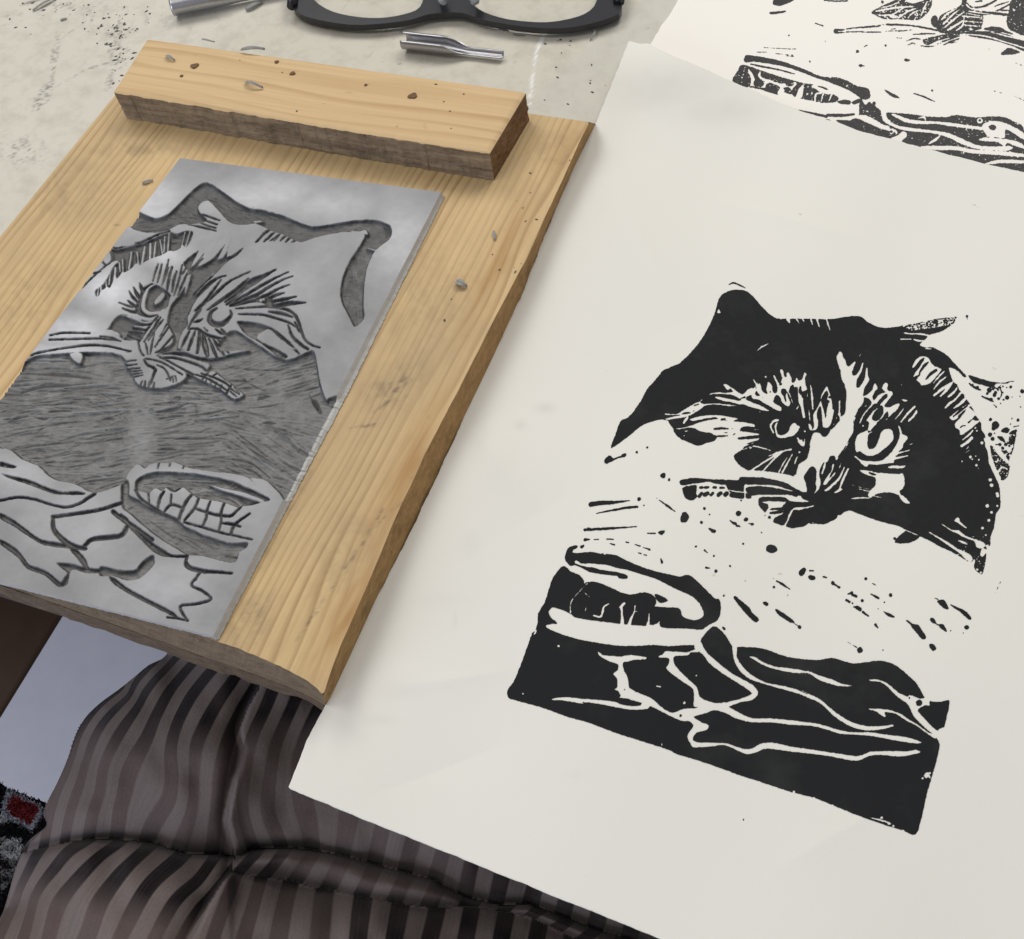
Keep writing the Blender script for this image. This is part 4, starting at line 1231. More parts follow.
# outline sampled in photo points: right side top edge (waney) and base, front edge
def interp(poly,n):
    P=np.array(poly,float); L=np.r_[0,np.cumsum(np.hypot(*np.diff(P,axis=0).T))]; t=np.linspace(0,L[-1],n); return np.c_[np.interp(t,L,P[:,0]),np.interp(t,L,P[:,1])]
R_top=interp([(589,122),(584,132),(572,158),(551,205),(527,258),(502,305),(478,352),(452,402),(424,456),(400,508),(378,560),(357,608),(339,650),(329,678),(323,695)],120)
R_base=interp([(597,124),(576,166),(547,235),(524,296),(498,351),(470,410),(443,470),(406,547),(377,602),(361,636),(348,664),(332,697),(325,706)],120)
jt=(vnoise(np.arange(120)/5.,np.zeros(120),5)-.5)*1.0+(vnoise(np.arange(120)/1.7,np.zeros(120),6)-.5)*.5
R_top[:,0]+=jt; 
rt=at(R_top[:,0],R_top[:,1],HB); rb=at(R_base[:,0],R_base[:,1],.0003)
F_top=interp([(323,695),(318,689),(306,680),(289,670),(265,660),(240,649),(213,640),(150,618),(0,565),(-200,494)],140)
F_top[:,1]+=(vnoise(np.arange(140)/1.3,np.zeros(140),9)-.5)*1.6
ft=at(F_top[:,0],F_top[:,1],HB)
# front base: straight down from a straight line
f0=at(325,697,HB); fd=loc(-1,0)-loc(0,0)
fu,fv=uv(ft); fbz=0.0
B_px=interp([(325,706),(319,702),(305,694),(289,687),(265,678),(240,669),(213,660),(150,637),(0,584),(-200,513)],140); fb=at(B_px[:,0],B_px[:,1],.0003)
lt=[at(112,102,HB),at(-10,242,HB)]
lu,lv=uv(np.array(lt)); lft=loc(np.linspace(lu[0],lu[0],2),[lv[0],.0],HB)
bu=uv(rt[:1]); tl=loc(lu[0],bu[1][0]+.002,HB)
outline=[*rt,*ft[1:]]
fl_u=lu[0]-.001
topring=[*rt,*ft[1:-1],loc(fl_u,fv[-1],HB),loc(fl_u,bu[1][0],HB)]
basering=[*rb,*fb[1:-1],loc(fl_u,uv(fb)[1][-1],.0003),loc(fl_u,bu[1][0],.0003)]
# keep only front points right of the left side
keep=[i for i,p in enumerate(topring) if uv(p[None])[0][0]>=fl_u-1e-6]
topring=[topring[i] for i in keep]; basering=[basering[i] for i in keep]
n=len(topring)
# top face triangulated as a fine grid so stains can be carried
gu=np.arange(fl_u-.002,.16,.0008); gv=np.arange(-.012,.27,.0008); GU,GV=np.meshgrid(gu,gv); TU,TV=uv(np.array(topring))
Fb=Field(GU*1000,GV*1000); Fb.poly(np.c_[TU,TV]*1000,True,False)
gx,gy,gf=msq(Fb.f,GU,GV); gf=[f[:,::-1] for f in gf]
GW=loc(gx,gy,HB); qx,qy=proj(GW)
Fw=Field(qx[:,None],qy[:,None]); 
Ff=Field(*np.meshgrid(np.arange(-20,620,1.),np.arange(90,730,1.))); Ff.run(BOARDM)
ix=np.clip((qx+20).astype(int),0,639);iy=np.clip((qy-90).astype(int),0,639)
wn=vnoise(qx/3,qy/3,2)*.5+vnoise(qx/1.3,qy/1.3,3)*.5
wr=np.clip(Ff.f[iy,ix]/2+.3,0,1)*np.clip((wn-.3)*3,0,1)*.6
am=np.zeros_like(qx); mot=np.clip((vnoise(qx/3,qy/4,15)*.5+vnoise(qx/9,qy/15,16)*.5-.38)*4,0,1)
for (x,y,a,b,w_) in ((300,470,12,90,.34),(350,360,11,60,.32),(395,385,26,22,.30),(410,250,12,40,.2),(60,190,50,30,.16),(30,300,30,40,.16),(560,150,26,18,.2),(250,620,20,30,.25),(430,300,60,60,.10),(140,150,50,8,.25),(340,560,30,60,.12)):
    wr=np.maximum(wr,1.5*w_*np.exp(-(((qx-x+(qy-y)*.46)/a)**2+((qy-y)/b)**2))*(.25+.75*mot))
for (x,y,a,b,w_) in ((402,480,16,70,1.),(345,620,16,60,1.),(500,260,12,70,.8),(560,150,12,30,.6)):
    am=np.maximum(am,w_*np.exp(-(((qx-x+(qy-y)*.46)/a)**2+((qy-y)/b)**2))*(.3+.9*vnoise(qx/5+qy/9,qy/22,14)))
edge_d=np.clip(-(gy)/.004,0,1)
bt_=mesh('board_top',GW,gf,WOOD_B,bd,attrs=dict(wear=wr,amber=am))
side=[(i,i+1,i+1+n,i+n) for i in range(n-1)]+[(n-1,0,n,2*n-1)]
nr=len(rt)
mesh('waney_edge',topring+basering,side[:nr-1],SIDEW,bd,smooth=True)
mesh('sawn_front',topring+basering,side[nr-1:],ENDG,bd)
mesh('board_underside',basering,[tuple(range(n))],ENDG,bd)
# lower cleat hooking over the table edge
cl_=[]
uu=np.linspace(fl_u,-.003,90)
jz=(vnoise(np.arange(90)/2.,np.zeros(90),21)-.5)*.0012
bu_,bv_=uv(fb); uu=np.linspace(fl_u,bu_[0]-.0005,90); vb=np.interp(uu,bu_[::-1],bv_[::-1])
A_=loc(uu,vb-.0002+jz*.3,.0002); B_=loc(uu,vb-.0002+jz*.5,-.0085+jz*.8+.004*np.clip((uu+.05)/.05,0,1)); C_=loc(uu,np.full(90,EDGE-.001),.0002); D_=loc(uu,np.full(90,EDGE-.001),-.0085)
V=np.concatenate([A_,B_,D_,C_]); q=[]
for a in range(4):
    b=(a+1)%4
    for i in range(89): q.append((a*90+i,b*90+i,b*90+i+1,a*90+i+1))
q+=[(0,270,180,90),(89,179,269,359)]
mesh('hook_cleat',V,q,m_endgrain('cleat_wood',(.22,.165,.115),(.15,.105,.07),(.10,.07,.05)),bd)
# stop strip, proud of the board, along its far edge
ZS=HB+.0122
def strip():
    c=[at(489,153,ZS),at(526,91,ZS),at(147,38,ZS),at(113,91,ZS)]
    (u0,v0),(u1,v1),(u2,v2),(u3,v3)=[tuple(float(a[0]) for a in uv(p[None])) for p in c]
    m=bpy.data.meshes.new('x')
    nu,nv,nz_=200,36,12
    def corner(s,t): # s along, t across
        u=(u3*(1-s)+u0*s)*(1-t)+(u2*(1-s)+u1*s)*t; v=(v3*(1-s)+v0*s)*(1-t)+(v2*(1-s)+v1*s)*t; return u,v
    # top
    S,T=np.meshgrid(np.linspace(0,1,nu),np.linspace(0,1,nv)); uu,vv=corner(S,T)
    e=(vnoise(S*55,T*0,31)-.5)*.0006*(1-T)**3+(vnoise(S*160,T*0,35)-.5)*.0003*(1-T)**3
    vv=vv+e+.0012*np.exp(-(1-S)*40)*(T-.5)*2*-.3
    zz=ZS-.0007*np.clip(1-np.minimum(np.minimum(T,1-T)*nv/1.5,np.minimum(S,1-S)*nu/1.5),0,1)
    W_=loc(uu,vv,zz); 
    sx,sy=proj(W_); Fs_=Field(sx,sy); Fs_.run(STRIPM); wr=np.clip(Fs_.f/1.2+.3,0,1)*.5
    rim=np.r_[np.arange(nu),(np.arange(1,nv)*nu+nu-1),((nv-1)*nu+np.arange(nu-2,-1,-1)),(np.arange(nv-2,0,-1)*nu)]
    mesh('strip_top',W_.reshape(-1,3),[grid_faces(nv,nu)],WOOD_S,st,smooth=True,attrs=dict(wear=wr))
    ring=W_.reshape(-1,3)[rim]; N=len(ring); rows=[]
    cen=ring.mean(0)
    for k in range(nz_+1):
        t=k/nz_; z=ring[:,2]*(1-t)+(HB+.0002)*t
        idx=np.arange(N)
        nn=(vnoise(idx/2.2,np.full(N,k*1.3),41)-.5)*.0005+(vnoise(idx/6.,np.full(N,k*.7),42)-.5)*.0004
        nn*=math.sin(math.pi*min(t*1.0,1))**.5 if 0<t<1 else 0.3*t
        d=ring-cen; vdir=np.sign(d@Vv)[:,None]*Vv*(np.abs(d@Vv)>.010)[:,None]+np.sign(d@U)[:,None]*U*(np.abs(d@U)>.072)[:,None]
        r=ring.copy(); r[:,2]=z; r=r+vdir*nn[:,None]; rows.append(r)
    V=np.concatenate(rows); i=np.arange(N); q=[]
    for k in range(nz_): q.append(np.stack([k*N+i,(k+1)*N+i,(k+1)*N+(i+1)%N,k*N+(i+1)%N],-1))
    q=np.concatenate(q); isend=((q[:,0]%N)>=nu-1)&((q[:,0]%N)<nu+nv-2)
    mesh('strip_sawn_side',V,[q[~isend]],SAWN,st); mesh('strip_sawn_end',V,[q[isend]],ENDG2,st)
st=thing('stop_strip',None,None,tuple(at(300,95,HB)),BT); _m=st.matrix_world.copy(); st.parent=bd; st.matrix_parent_inverse=bd.matrix_world.inverted(); st.matrix_world=_m
strip()
for x,y,r in ((413,97,.0022),(293,74.5,.0014),(195,67,.0021),(277,63,.0011),(182,77,.0008),(366,86,.0007)):
    c=at(x,y,ZS-.0003); k=np.arange(14)/14*2*math.pi
    rr=r*.62*(1+.15*np.sin(k*3+x)); V=[c+[rr[i]*math.cos(k[i])*1.2,rr[i]*math.sin(k[i]),.0007] for i in range(14)]+[c+[rr[i]*math.cos(k[i])*1.2,rr[i]*math.sin(k[i]),-.001] for i in range(14)]
    mesh('nail_head',V,[tuple(range(14))]+[(i,i+14,(i+1)%14+14,(i+1)%14) for i in range(14)],NAIL,st)
# ---------------------------------------------------------------- lino block
HL=.0021; ZL=HB+HL+.0002
cBR=at(213,636,ZL);cTR=at(441,192,ZL);cTL=at(180,158,ZL)
ex=(cTR-cBR); 
cBL=cTL+(cBR-cTR)
# refine bottom-left so the bottom edge follows the board front
cBL=at(-120,552,ZL)
nu_,nv_=470,720
S,T=np.meshgrid(np.linspace(0,1,nu_),np.linspace(0,1,nv_))   # S left->right, T bottom->top
S4=S[...,None];T4=T[...,None]
W=(cBL*(1-S4)+cBR*S4)*(1-T4)+(cTL*(1-S4)+cTR*S4)*T4
# hand-trimmed edges
W=W+U*((S-.5)*2)[...,None]**9*((vnoise(T*40,T*0,51)-.5)*.00015)[...,None]
PX,PY=proj(W)
Fl=Field(PX,PY); 
_l=Fl.line
Fl.line=lambda P,w,add=True:_l(P,[a+(1.2 if add and a<3.2 else 0) for a in w],add)
Fl.run(ART_LINO)
Fl.f+=(vnoise(PX/2.5,PY/2.5,61)-.5)*.5
c=Fl.f
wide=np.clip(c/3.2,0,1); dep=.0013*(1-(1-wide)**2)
# gouge ridges in the broad clearings
G=Field(PX,PY); rs=random.Random(5)
def flow(x,y):
    if x>205: return .62 if (y>430 and x>215) else (.28 if y>400 else -.25)
    if x>120: return -.02+.1*math.sin(y*.07)
    if y<415: return -.10
    return -.22+.08*math.sin(x*.05)
for k in range(480):
    x=rs.uniform(-90,325);y=rs.uniform(350,500); L=rs.uniform(14,60); a=flow(x,y)+rs.gauss(0,.06); n_=5; P=[(x,y)]
    for q in range(n_): P.append((P[-1][0]+L/n_*math.cos(a),P[-1][1]+L/n_*math.sin(a))); a+=(.04 if x<120 else -.02)+rs.gauss(0,.05)
    G.line(P,[.4,rs.uniform(1.0,3.0),.4])
for k in range(150):
    # the arched sweep above the pale column
    x=rs.uniform(-5,1); r=rs.uniform(30,62); a0=rs.uniform(-1.9,-.5); P=[(78+r*1.15*math.cos(a0+i*.12),450+r*1.1*math.sin(a0+i*.12)) for i in range(5)]
    G.line(P,[.2,rs.uniform(.6,1.6),.2])
for k in range(330):   # clearings in the oval, the band, the head outline
    cx,cy,sx,sy,a=rs.choice([(190,480,60,12,.15),(190,535,60,14,.42),(245,210,50,12,.30),(140,222,30,14,-.1),(200,200,30,12,.6),(355,270,7,40,1.6),(185,310,14,30,2.1)])
    x=rs.gauss(cx,sx*.6);y=rs.gauss(cy,sy*.6);L=rs.uniform(8,24);aa=a+rs.gauss(0,.12)
    G.line([(x,y),(x+L*.5*math.cos(aa),y+L*.5*math.sin(aa)),(x+L*math.cos(aa+.05),y+L*math.sin(aa+.05))],[.2,rs.uniform(.5,1.5),.2])
G2=Field(PX,PY)
for k in range(210):
    x=rs.uniform(-90,320);y=rs.uniform(355,495); L=rs.uniform(25,75); a=flow(x,y)+rs.gauss(0,.05); P=[(x,y)]
    for q in range(6): P.append((P[-1][0]+L/6*math.cos(a),P[-1][1]+L/6*math.sin(a))); a+=(.035 if x<120 else -.015)+rs.gauss(0,.03)
    G2.line(P,[.3,rs.uniform(.9,2.2),.3])
col_=np.exp(-(((PX-139+(PY-430)*.08)/11)**2+((PY-432)/42)**2))
lt_=np.clip(G2.f+.4,0,1.3)/1.3; G.f=G.f-2.2*lt_-3*col_
gr=np.clip(G.f+.35,0,1.6)
D=Field(PX,PY); D.run(LINODARK); dk=np.clip(D.f+.5,0,1.4)/1.4
inside=np.clip((c-.9)/1.5,0,1)
ridge=(vnoise(PX/5,PY/1.6,71)-.5)
dep=dep+inside*(-lt_*.00032+gr*.00050+ridge*.00035+dk*.0006)
Z=W.copy(); Z[...,2]-=np.minimum(dep,.0017)
# bright uncut crumbs
for (x,y,r) in ((243,377,1.6),(150,407,1.6),(197,392,1.8),(138,409,1.2)):
    Z[...,2]+=.0009*np.exp(-((PX-x)**2+(PY-y)**2)/(r*r))
for P in (((274,427),(298,447)),((259,455),(281,468)),((312,398),(316,406))):
    q=Field(PX,PY); q.line(P,[1.2,1.2]); Z[...,2]+=np.clip(q.f+.6,0,1)*.0009
residue_shade=np.clip(np.clip(1-np.abs(c-.8)/1.2,0,1)*1.0*np.clip(vnoise(PX/6,PY/6,81)*1.5-.05,0.35,1)+(c>0)*(c<2.0)*.32,0,1)  # leftover ink plus groove shade, both painted dark along the cuts
residue_shade=np.maximum(residue_shade,inside*np.clip(gr*.30*(.25+1.1*vnoise(PX/9,PY/7,82)),0,.62)); residue_shade=np.maximum(residue_shade,.55*np.clip(c/1.2,0,1)*(PY<330)*(PX>75)*(PX<325)); residue_shade=np.maximum(residue_shade,inside*dk*.95); residue_shade=np.maximum(residue_shade,inside*.45*((PY<232)|(PX>330))*(.5+vnoise(PX/6,PY/6,83)))
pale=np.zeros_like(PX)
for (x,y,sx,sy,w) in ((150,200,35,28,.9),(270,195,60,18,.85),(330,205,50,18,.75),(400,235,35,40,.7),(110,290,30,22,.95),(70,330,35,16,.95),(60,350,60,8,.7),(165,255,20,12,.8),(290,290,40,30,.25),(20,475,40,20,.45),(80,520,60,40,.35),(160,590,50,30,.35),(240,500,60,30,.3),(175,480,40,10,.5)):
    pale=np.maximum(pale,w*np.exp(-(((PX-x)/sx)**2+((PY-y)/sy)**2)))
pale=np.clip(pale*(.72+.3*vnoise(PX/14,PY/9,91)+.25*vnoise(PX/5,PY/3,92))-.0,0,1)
lb=thing('lino_block','grey lino block carved with a cat face, lying against the pine strip','lino block',tuple((cBL+cTR)/2*[1,1,0]+[0,0,HB]),BT)
mesh('carved_surface',Z.reshape(-1,3),[grid_faces(nv_,nu_)],LINO,lb,smooth=True,attrs=dict(carve=np.clip(np.clip(c/.8,0,1)-inside*np.clip(lt_*.55+col_*.35,0,.6),0,1),residue_shade=residue_shade,pale=pale))
ids=np.arange(nu_*nv_).reshape(nv_,nu_); rim=np.r_[ids[0],ids[1:,-1],ids[-1,-2::-1],ids[-2:0:-1,0]]
top=Z.reshape(-1,3)[rim]; N=len(top); mid=W.reshape(-1,3)[rim].copy(); mid[:,2]=np.minimum(HB+.0009,top[:,2]-.0001)
jj=(vnoise(np.arange(N)/3.,np.zeros(N),95)-.5)*.0009
nrm=mid-mid.mean(0); nrm[:,2]=0; nrm/=np.linalg.norm(nrm,axis=1)[:,None]; rg=np.clip(nrm@U,0,1); fr_=np.clip(-(nrm@Vv),0,1); mid2=mid+nrm*(jj*.3+.0003)[:,None]+U*(rg*.0016*(rg>.35))[:,None]-nrm*(fr_*.0005)[:,None]; mid=mid+U*(rg*.0009*(rg>.35))[:,None]; mid2[:,2]=HB+.00025
i=np.arange(N); i2=(i+1)%N
mesh('cut_edge',np.concatenate([top,mid,mid2]),[np.concatenate([np.stack([i,i+N,i2+N,i2],-1),np.stack([i+N,i+2*N,i2+2*N,i2+N],-1)])],LEDGE,lb)
# ---------------------------------------------------------------- papers
def wav(x,y):
    """gentle cockle of the damp printing paper (metres)"""
    return .0013*np.sin(x*38+y*21+.6)*np.sin(y*27-x*9+1.1)+.0005*np.sin(x*75-y*52)
CREASES=[(*at(x0,y0,0)[:2],*at(x1,y1,0)[:2],w,h_) for x0,y0,x1,y1,w,h_ in ((705,200,880,250,.004,.0006),(395,690,520,672,.006,.0009),(470,430,540,520,.010,.0012),(600,180,690,330,.012,.0009),(360,800,520,740,.006,-.0006),(760,880,900,800,.008,.0006))]
def z1(x,y):
    u=(np.asarray(x)-O[0])*U[0]+(np.asarray(y)-O[1])*U[1]; v=(np.asarray(x)-O[0])*Vv[0]+(np.asarray(y)-O[1])*Vv[1]
    over=np.clip((EDGE-v)/.08,0,1.3)
    near=np.clip(1-np.abs(u)/.02,0,1)*0
    z=.0022+wav(x,y)
    # ridge where the sheet lies over the lower one and its lifted upper-left corner
    z=z+.0035*np.exp(-(((np.asarray(x)-.085)/.035)**2+((np.asarray(y)-.355)/.03)**2))
    xx=np.asarray(x);yy=np.asarray(y)
    for (a,b,c_,d,w,h_) in CREASES:
        ex_,ey=c_-a,d-b; t=np.clip(((xx-a)*ex_+(yy-b)*ey)/(ex_*ex_+ey*ey),0,1); q=((xx-a-t*ex_)**2+(yy-b-t*ey)**2)**.5
        z=z+h_*np.exp(-q/w)*np.sin(math.pi*np.clip(t,.02,.98))
    return z-.0035*over**2
def on(fn,px,py):
    z=np.zeros_like(px)
    for _ in range(6): P=at(px,py,z); z=fn(P[...,0],P[...,1])
    P=at(px,py,z); P[...,2]=z; return P
SM1=[(545,408,9,5,.5),(520,425,6,5,.35),(480,440,12,20,.22),(500,470,20,30,.12),(560,160,9,12,.2),(655,88,60,22,.42),(725,110,50,16,.34),(600,200,40,60,.12),(440,600,30,8,.10),(620,560,10,4,.1),(380,720,14,5,.2),(470,545,10,12,.15),(400,690,22,10,.18),(575,775,8,4,.12),(455,620,2,8,.3)]  # handling smudges, plus painted shade for the lifted upper-left corner
def sheet(name,outline,fn,mat,root,step=2.,jag=.6,smu_shade=(),ext=(250,0,1500,1250)):
    P=np.array(outline,float); x0,y0=P.min(0)-6; x1,y1=P.max(0)+6
    X,Y=np.meshgrid(np.arange(x0,x1,step),np.arange(y0,y1,step)); F=Field(X,Y); F.poly(P,True,False)
    F.f+=(vnoise(X/4,Y/4,101)-.5)*jag+(vnoise(X/13,Y/13,102)-.5)*jag*1.6
    gx,gy,gf=msq(F.f,X,Y); s=np.zeros_like(gx)
    for (x,y,a,b,w) in smu_shade: s=np.maximum(s,w*np.exp(-(((gx-x)/a)**2+((gy-y)/b)**2))*(.8+.4*vnoise(gx/9,gy/9,7)))
    o=mesh(name,on(fn,gx,gy),gf,mat,root,smooth=True,attrs=dict(smudge_shade=s))
    m=o.modifiers.new('thickness','SOLIDIFY'); m.thickness=.00022; m.offset=-1
    return o
p1=thing('cat_linocut_print','large cream paper sheet with the fully visible black cat linocut, in front','print',tuple(at(650,500,0)))
PO1=[(629,41),(640,44),(648,43),(660,50),(679,58),(700,67),(710,70.5),(721,76.5),(733,82),(752,89.5),(770,98),(795,108.5),(814,116),(837,122),(858,131),(892,139),(916,146),(943,153),(988,164.5),(1024,172.5),(1400,300),(1380,1250),(1000,1075),(820,1003),(660,939),(470,862),(380,826),(288,788),(299,762),(304,747),(306,741),(322,712),(330,696),(345,664),(358,636),(374,602),(403,547),(440,470),(467,410),(495,351),(521,296),(545,235),(574,166),(595,124)]
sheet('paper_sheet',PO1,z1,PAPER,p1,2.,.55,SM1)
X,Y=np.meshgrid(np.arange(498,1034,.5),np.arange(276,842,.5)); Fp=Field(X,Y); Fp.run(ART_PRINT); Fp.rough(.42,2.2,1)
Fp.f=np.minimum(Fp.f,(1.30-vnoise(X/1.1,Y/1.1,201)-.38*vnoise(X/60,Y/60,202))*6)
gx,gy,gf=msq(Fp.f,X,Y); inkz=lambda x,y:z1(x,y)+.00009
o=mesh('black_ink',on(inkz,gx,gy),gf,INK,p1)
p2=thing('cat_linocut_proof','white paper sheet with a paler cat print, partly covered, at the top right','print',tuple(at(850,60,0)))
z2=lambda x,y:.0004+.0*x
PO2=[(692,-30),(684,-10),(668,16),(650,44),(636,66),(620,96),(1400,380),(1400,-200),(800,-250)]
sheet('paper_sheet',PO2,z2,PAPER2,p2,3.,.8)
X,Y=np.meshgrid(np.arange(725,1034,.5),np.arange(-6,182,.5)); Fp=Field(X,Y); Fp.run(ART_BACK); Fp.rough(.5,1.6,4)
gx,gy,gf=msq(Fp.f,X,Y); mesh('thin_black_ink',on(lambda x,y:.00047+0*x,gx,gy),gf,INK2,p2)
# ---------------------------------------------------------------- eyeglasses
gl=thing('eyeglasses','black framed eyeglasses lying on the table behind the board','eyeglasses',tuple(at(455,-20,0)))
CR['E']=(280,0,2.844)
X,Y=np.meshgrid(np.arange(270,640,1.),np.arange(-110,40,1.)); Fe=Field(X,Y)
Fe.poly(pts('E:25,-60 32,0 42,30 90,52 200,70 300,66 370,56 420,41 470,36 520,37 580,57 700,76 800,80 880,68 965,38 972,0 968,-60 930,-150 800,-230 650,-220 540,-140 500,-70 470,-55 440,-70 400,-150 300,-225 150,-230 50,-150'))
Fe.poly(pts('E:85,-20 130,24 200,45 280,51 350,41 398,20 410,-30 390,-110 300,-190 170,-195 90,-120'),False)
Fe.poly(pts('E:530,-30 542,5 580,34 650,55 760,63 850,46 893,18 905,-30 880,-120 780,-195 660,-190 560,-110'),False)
gx,gy,gf=msq(Fe.f,X,Y); zg=lambda x,y:.0125-.006*np.clip((y-.36)/.05,0,1)*0+0*x
fr=mesh('frame',on(lambda x,y:.0045+0*x,gx,gy),gf,BLK,gl)
m=fr.modifiers.new('thick','SOLIDIFY'); m.thickness=.0026; m.offset=-1; bev(fr,.0008,2)
for pp in ('E:85,-20 130,24 200,45 280,51 350,41 398,20 410,-30 390,-110 300,-190 170,-195 90,-120','E:530,-30 542,5 580,34 650,55 760,63 850,46 893,18 905,-30 880,-120 780,-195 660,-190 560,-110'):
    Q=cat(pts(pp),True); cx=Q.mean(0); Q=cx+(Q-cx)*1.03; a=at(Q[:,0],Q[:,1],.0036); N=len(a); b=a-[0,0,.0012]
    mesh('lens',np.concatenate([a,b]),[tuple(range(N)),tuple(range(N,2*N))[::-1]]+[(i,i+N,(i+1)%N+N,(i+1)%N) for i in range(N)],GLASS,gl)
for x0,x1 in ((292,360),(619,540)):
    a=at(x0,6 if x0<400 else 2,.005); b=at(x0+(8 if x0<400 else -10),-95,.006); c2=at(x1+60 if x0<400 else x1-40,-120,.004)
    tube('temple_arm',[a+(b-a)*t for t in np.linspace(0,1,8)]+[b+(c2-b)*t for t in (.15,.6,1)],.0022,BLK,gl,10)
for sx in (440,478):
    tube('nose_pad',[at(sx,-8,.0075),at(sx+(3 if sx<460 else -3),0,.0095),at(sx+(5 if sx<460 else -5),3,.008)],[.0014,.002,.0012],m_simple('clear_pad',(.35,.37,.38),(.45,.47,.48),200,.2),gl,8)
# ---------------------------------------------------------------- gouge nibs
def nib(name,label,a,b,width,z,open_at,twist=0):
    a=at(*a,z);b=at(*b,z); d=b-a; L=np.linalg.norm(d); d/=L; s=np.cross([0,0,1.],d); R=width/2
    root=thing(name,label,'gouge nib',tuple(a*[1,1,0]))
    ns,na=60,28; V=[];
    for i in range(ns):
        t=i/(ns-1)
        if t<open_at: half=math.radians(150); r=R; cz=R
        else:
            q=min((t-open_at)/.28,1); q=q*q*(3-2*q); half=math.radians(150-72*q); r=R*(1-.50*q); cz=r+R*.05*q
        for j in range(na):
            ang=-half+2*half*j/(na-1)+twist
            V.append(a+d*(L*t)+s*(r*math.sin(ang))+np.array([0,0,1.])*(cz-r*math.cos(ang)))
    o=mesh('blade',V,[grid_faces(ns,na)],STEEL,root,smooth=True); m=o.modifiers.new('thickness','SOLIDIFY'); m.thickness=.0006; m.offset=0
    return root
nib('gouge_nib','steel lino gouge nib lying between the eyeglasses and the strip',(405,47),(503,58),.0062,.0012,.40,.45)
nib('gouge_nib','steel lino gouge nib at the very top edge, left of the eyeglasses',(175,14),(285,-8),.0074,.0012,.35,-.5)
# ---------------------------------------------------------------- shavings
def shaving(label,x,y,z,L,w,ang,curl,seed):
    rs=random.Random(seed); c=at(x,y,z); root_loc=tuple(c)
    n=9; V=[];a=ang; p=c-np.array([math.cos(ang),math.sin(ang),0])*L/2
    for i in range(n):
        t=i/(n-1); dd=np.array([math.cos(a),math.sin(a),0]); s=np.array([-math.sin(a),math.cos(a),0]); ww=w*.75*(.35+.65*math.sin(math.pi*min(1,t*1.1+.08)))*.5
        up=.0003+curl*math.sin(math.pi*t)*L*.25
        for k in (-1,-.4,.4,1): V.append(p+s*ww*k+np.array([0,0,up+abs(k)**2*w*.28]))
        p=p+dd*L/(n-1); a+=rs.gauss(curl*.12,.08)
    o=mesh('lino_shaving',V,[grid_faces(n,4)],SHAV,loc=root_loc,smooth=True); m=o.modifiers.new('t','SOLIDIFY'); m.thickness=.00018; m.offset=1
    tag(o,label,'lino shaving','lino shavings scattered by the carver')
dirpx=lambda x,y,dx,dy,z:(lambda q:math.atan2(q[1],q[0]))(at(x+dx,y+dy,z)-at(x,y,z))
for lab,x,y,z,L,w,dx,dy,cu,sd in (
 ('pale curled shaving near the left end of the stop strip',169,60,ZS,.0055,.0016,4,7,.5,1),
 ('dark ragged shaving on the far edge of the stop strip',252,53,ZS,.0095,.0022,9,2,.4,2),
 ('grey two-tone shaving in the middle of the stop strip, pointing at the lino',252,88,ZS,.0085,.0017,9,7,.6,3),
 ('thin dark shaving lying along the far left edge of the strip',208,42,ZS,.006,.0010,8,3,.2,4),
 ('small thin shaving on the board right of the lino corner',495,236,HB,.0045,.0009,2,6,.3,5),
 ('grey triangular shaving on the board, right of the lino edge',461,286,HB,.0045,.0030,6,4,.5,6),
 ('dark shaving on the board against the upper left lino edge',148,183,HB,.0040,.0014,5,-1,.3,7),
 ('thin dark shaving on the table right of the gouge nib',518,37,0,.0055,.0011,6,3,.3,8),
 ('hair-thin curved shaving on the table below the right lens',596,36,0,.0075,.0005,8,-7,.8,9),
 ('short dark shaving on the table just under the right lens rim',504,31,0,.0045,.0012,6,1,.2,10),
 ('dark speck of shaving on the table left of the strip',64,20,0,.0028,.0012,4,-1,.2,11),
 ('long dark shaving at the top left corner of the table',45,5,0,.012,.0013,9,-5,.3,12),
 ('pale flat shaving at the top left edge of the photo',255,8,0,.008,.0030,8,-3,.3,13)):
    shaving(lab,x,y,z,L,w,dirpx(x,y,dx,dy,z),cu,sd)
# crumbs too many to count
V=[];Fc=[];rs=random.Random(12)
for k in range(190):
    q=rs.random()
    if q<.35: x,y,z=rs.gauss(118,14),rs.gauss(40,18),0
    elif q<.55: x,y,z=rs.gauss(60,50),rs.gauss(8,9),0
    elif q<.68: x,y,z=rs.uniform(0,250),rs.uniform(0,40),0
    elif q<.76: x,y,z=rs.uniform(540,640),rs.uniform(30,110),0
    elif q<.88: x,y,z=rs.uniform(150,500),rs.uniform(50,130),ZS
    else: x,y,z=rs.uniform(430,570),rs.uniform(140,330),HB
    if z==0 and (y>38+.17*(x-150) and x>150 and x<530 or y>95-(x-113)*1.6 and x>105 and x<540): continue
    if z==ZS and not inpoly(x,y,[(120,88),(150,44),(518,94),(486,146)]): continue
    if z==HB and not (x<575-(y-170)*.47 and x>500-(y-180)*.5+8): continue
    c=at(x,y,z+.0001); r=rs.uniform(.00015,.0006)*(1 if z==0 else .8); a=rs.uniform(0,6.28); e=rs.uniform(1,2.6)
    i=len(V); A=np.array([math.cos(a),math.sin(a),0]); B=np.array([-math.sin(a),math.cos(a),0])
    V+=[c+A*r*e,c+B*r,c-A*r*e,c-B*r,c+np.array([0,0,r*.8])]; Fc+=[(i,i+1,i+4),(i+1,i+2,i+4),(i+2,i+3,i+4),(i+3,i,i+4)]
o=mesh('lino_crumbs',V,Fc,m_simple('crumb',(.05,.048,.045),(.16,.155,.15),700,.8),loc=(0,.3,0)); tag(o,'dark lino crumbs scattered over tabletop and wood','crumbs',None,'stuff')
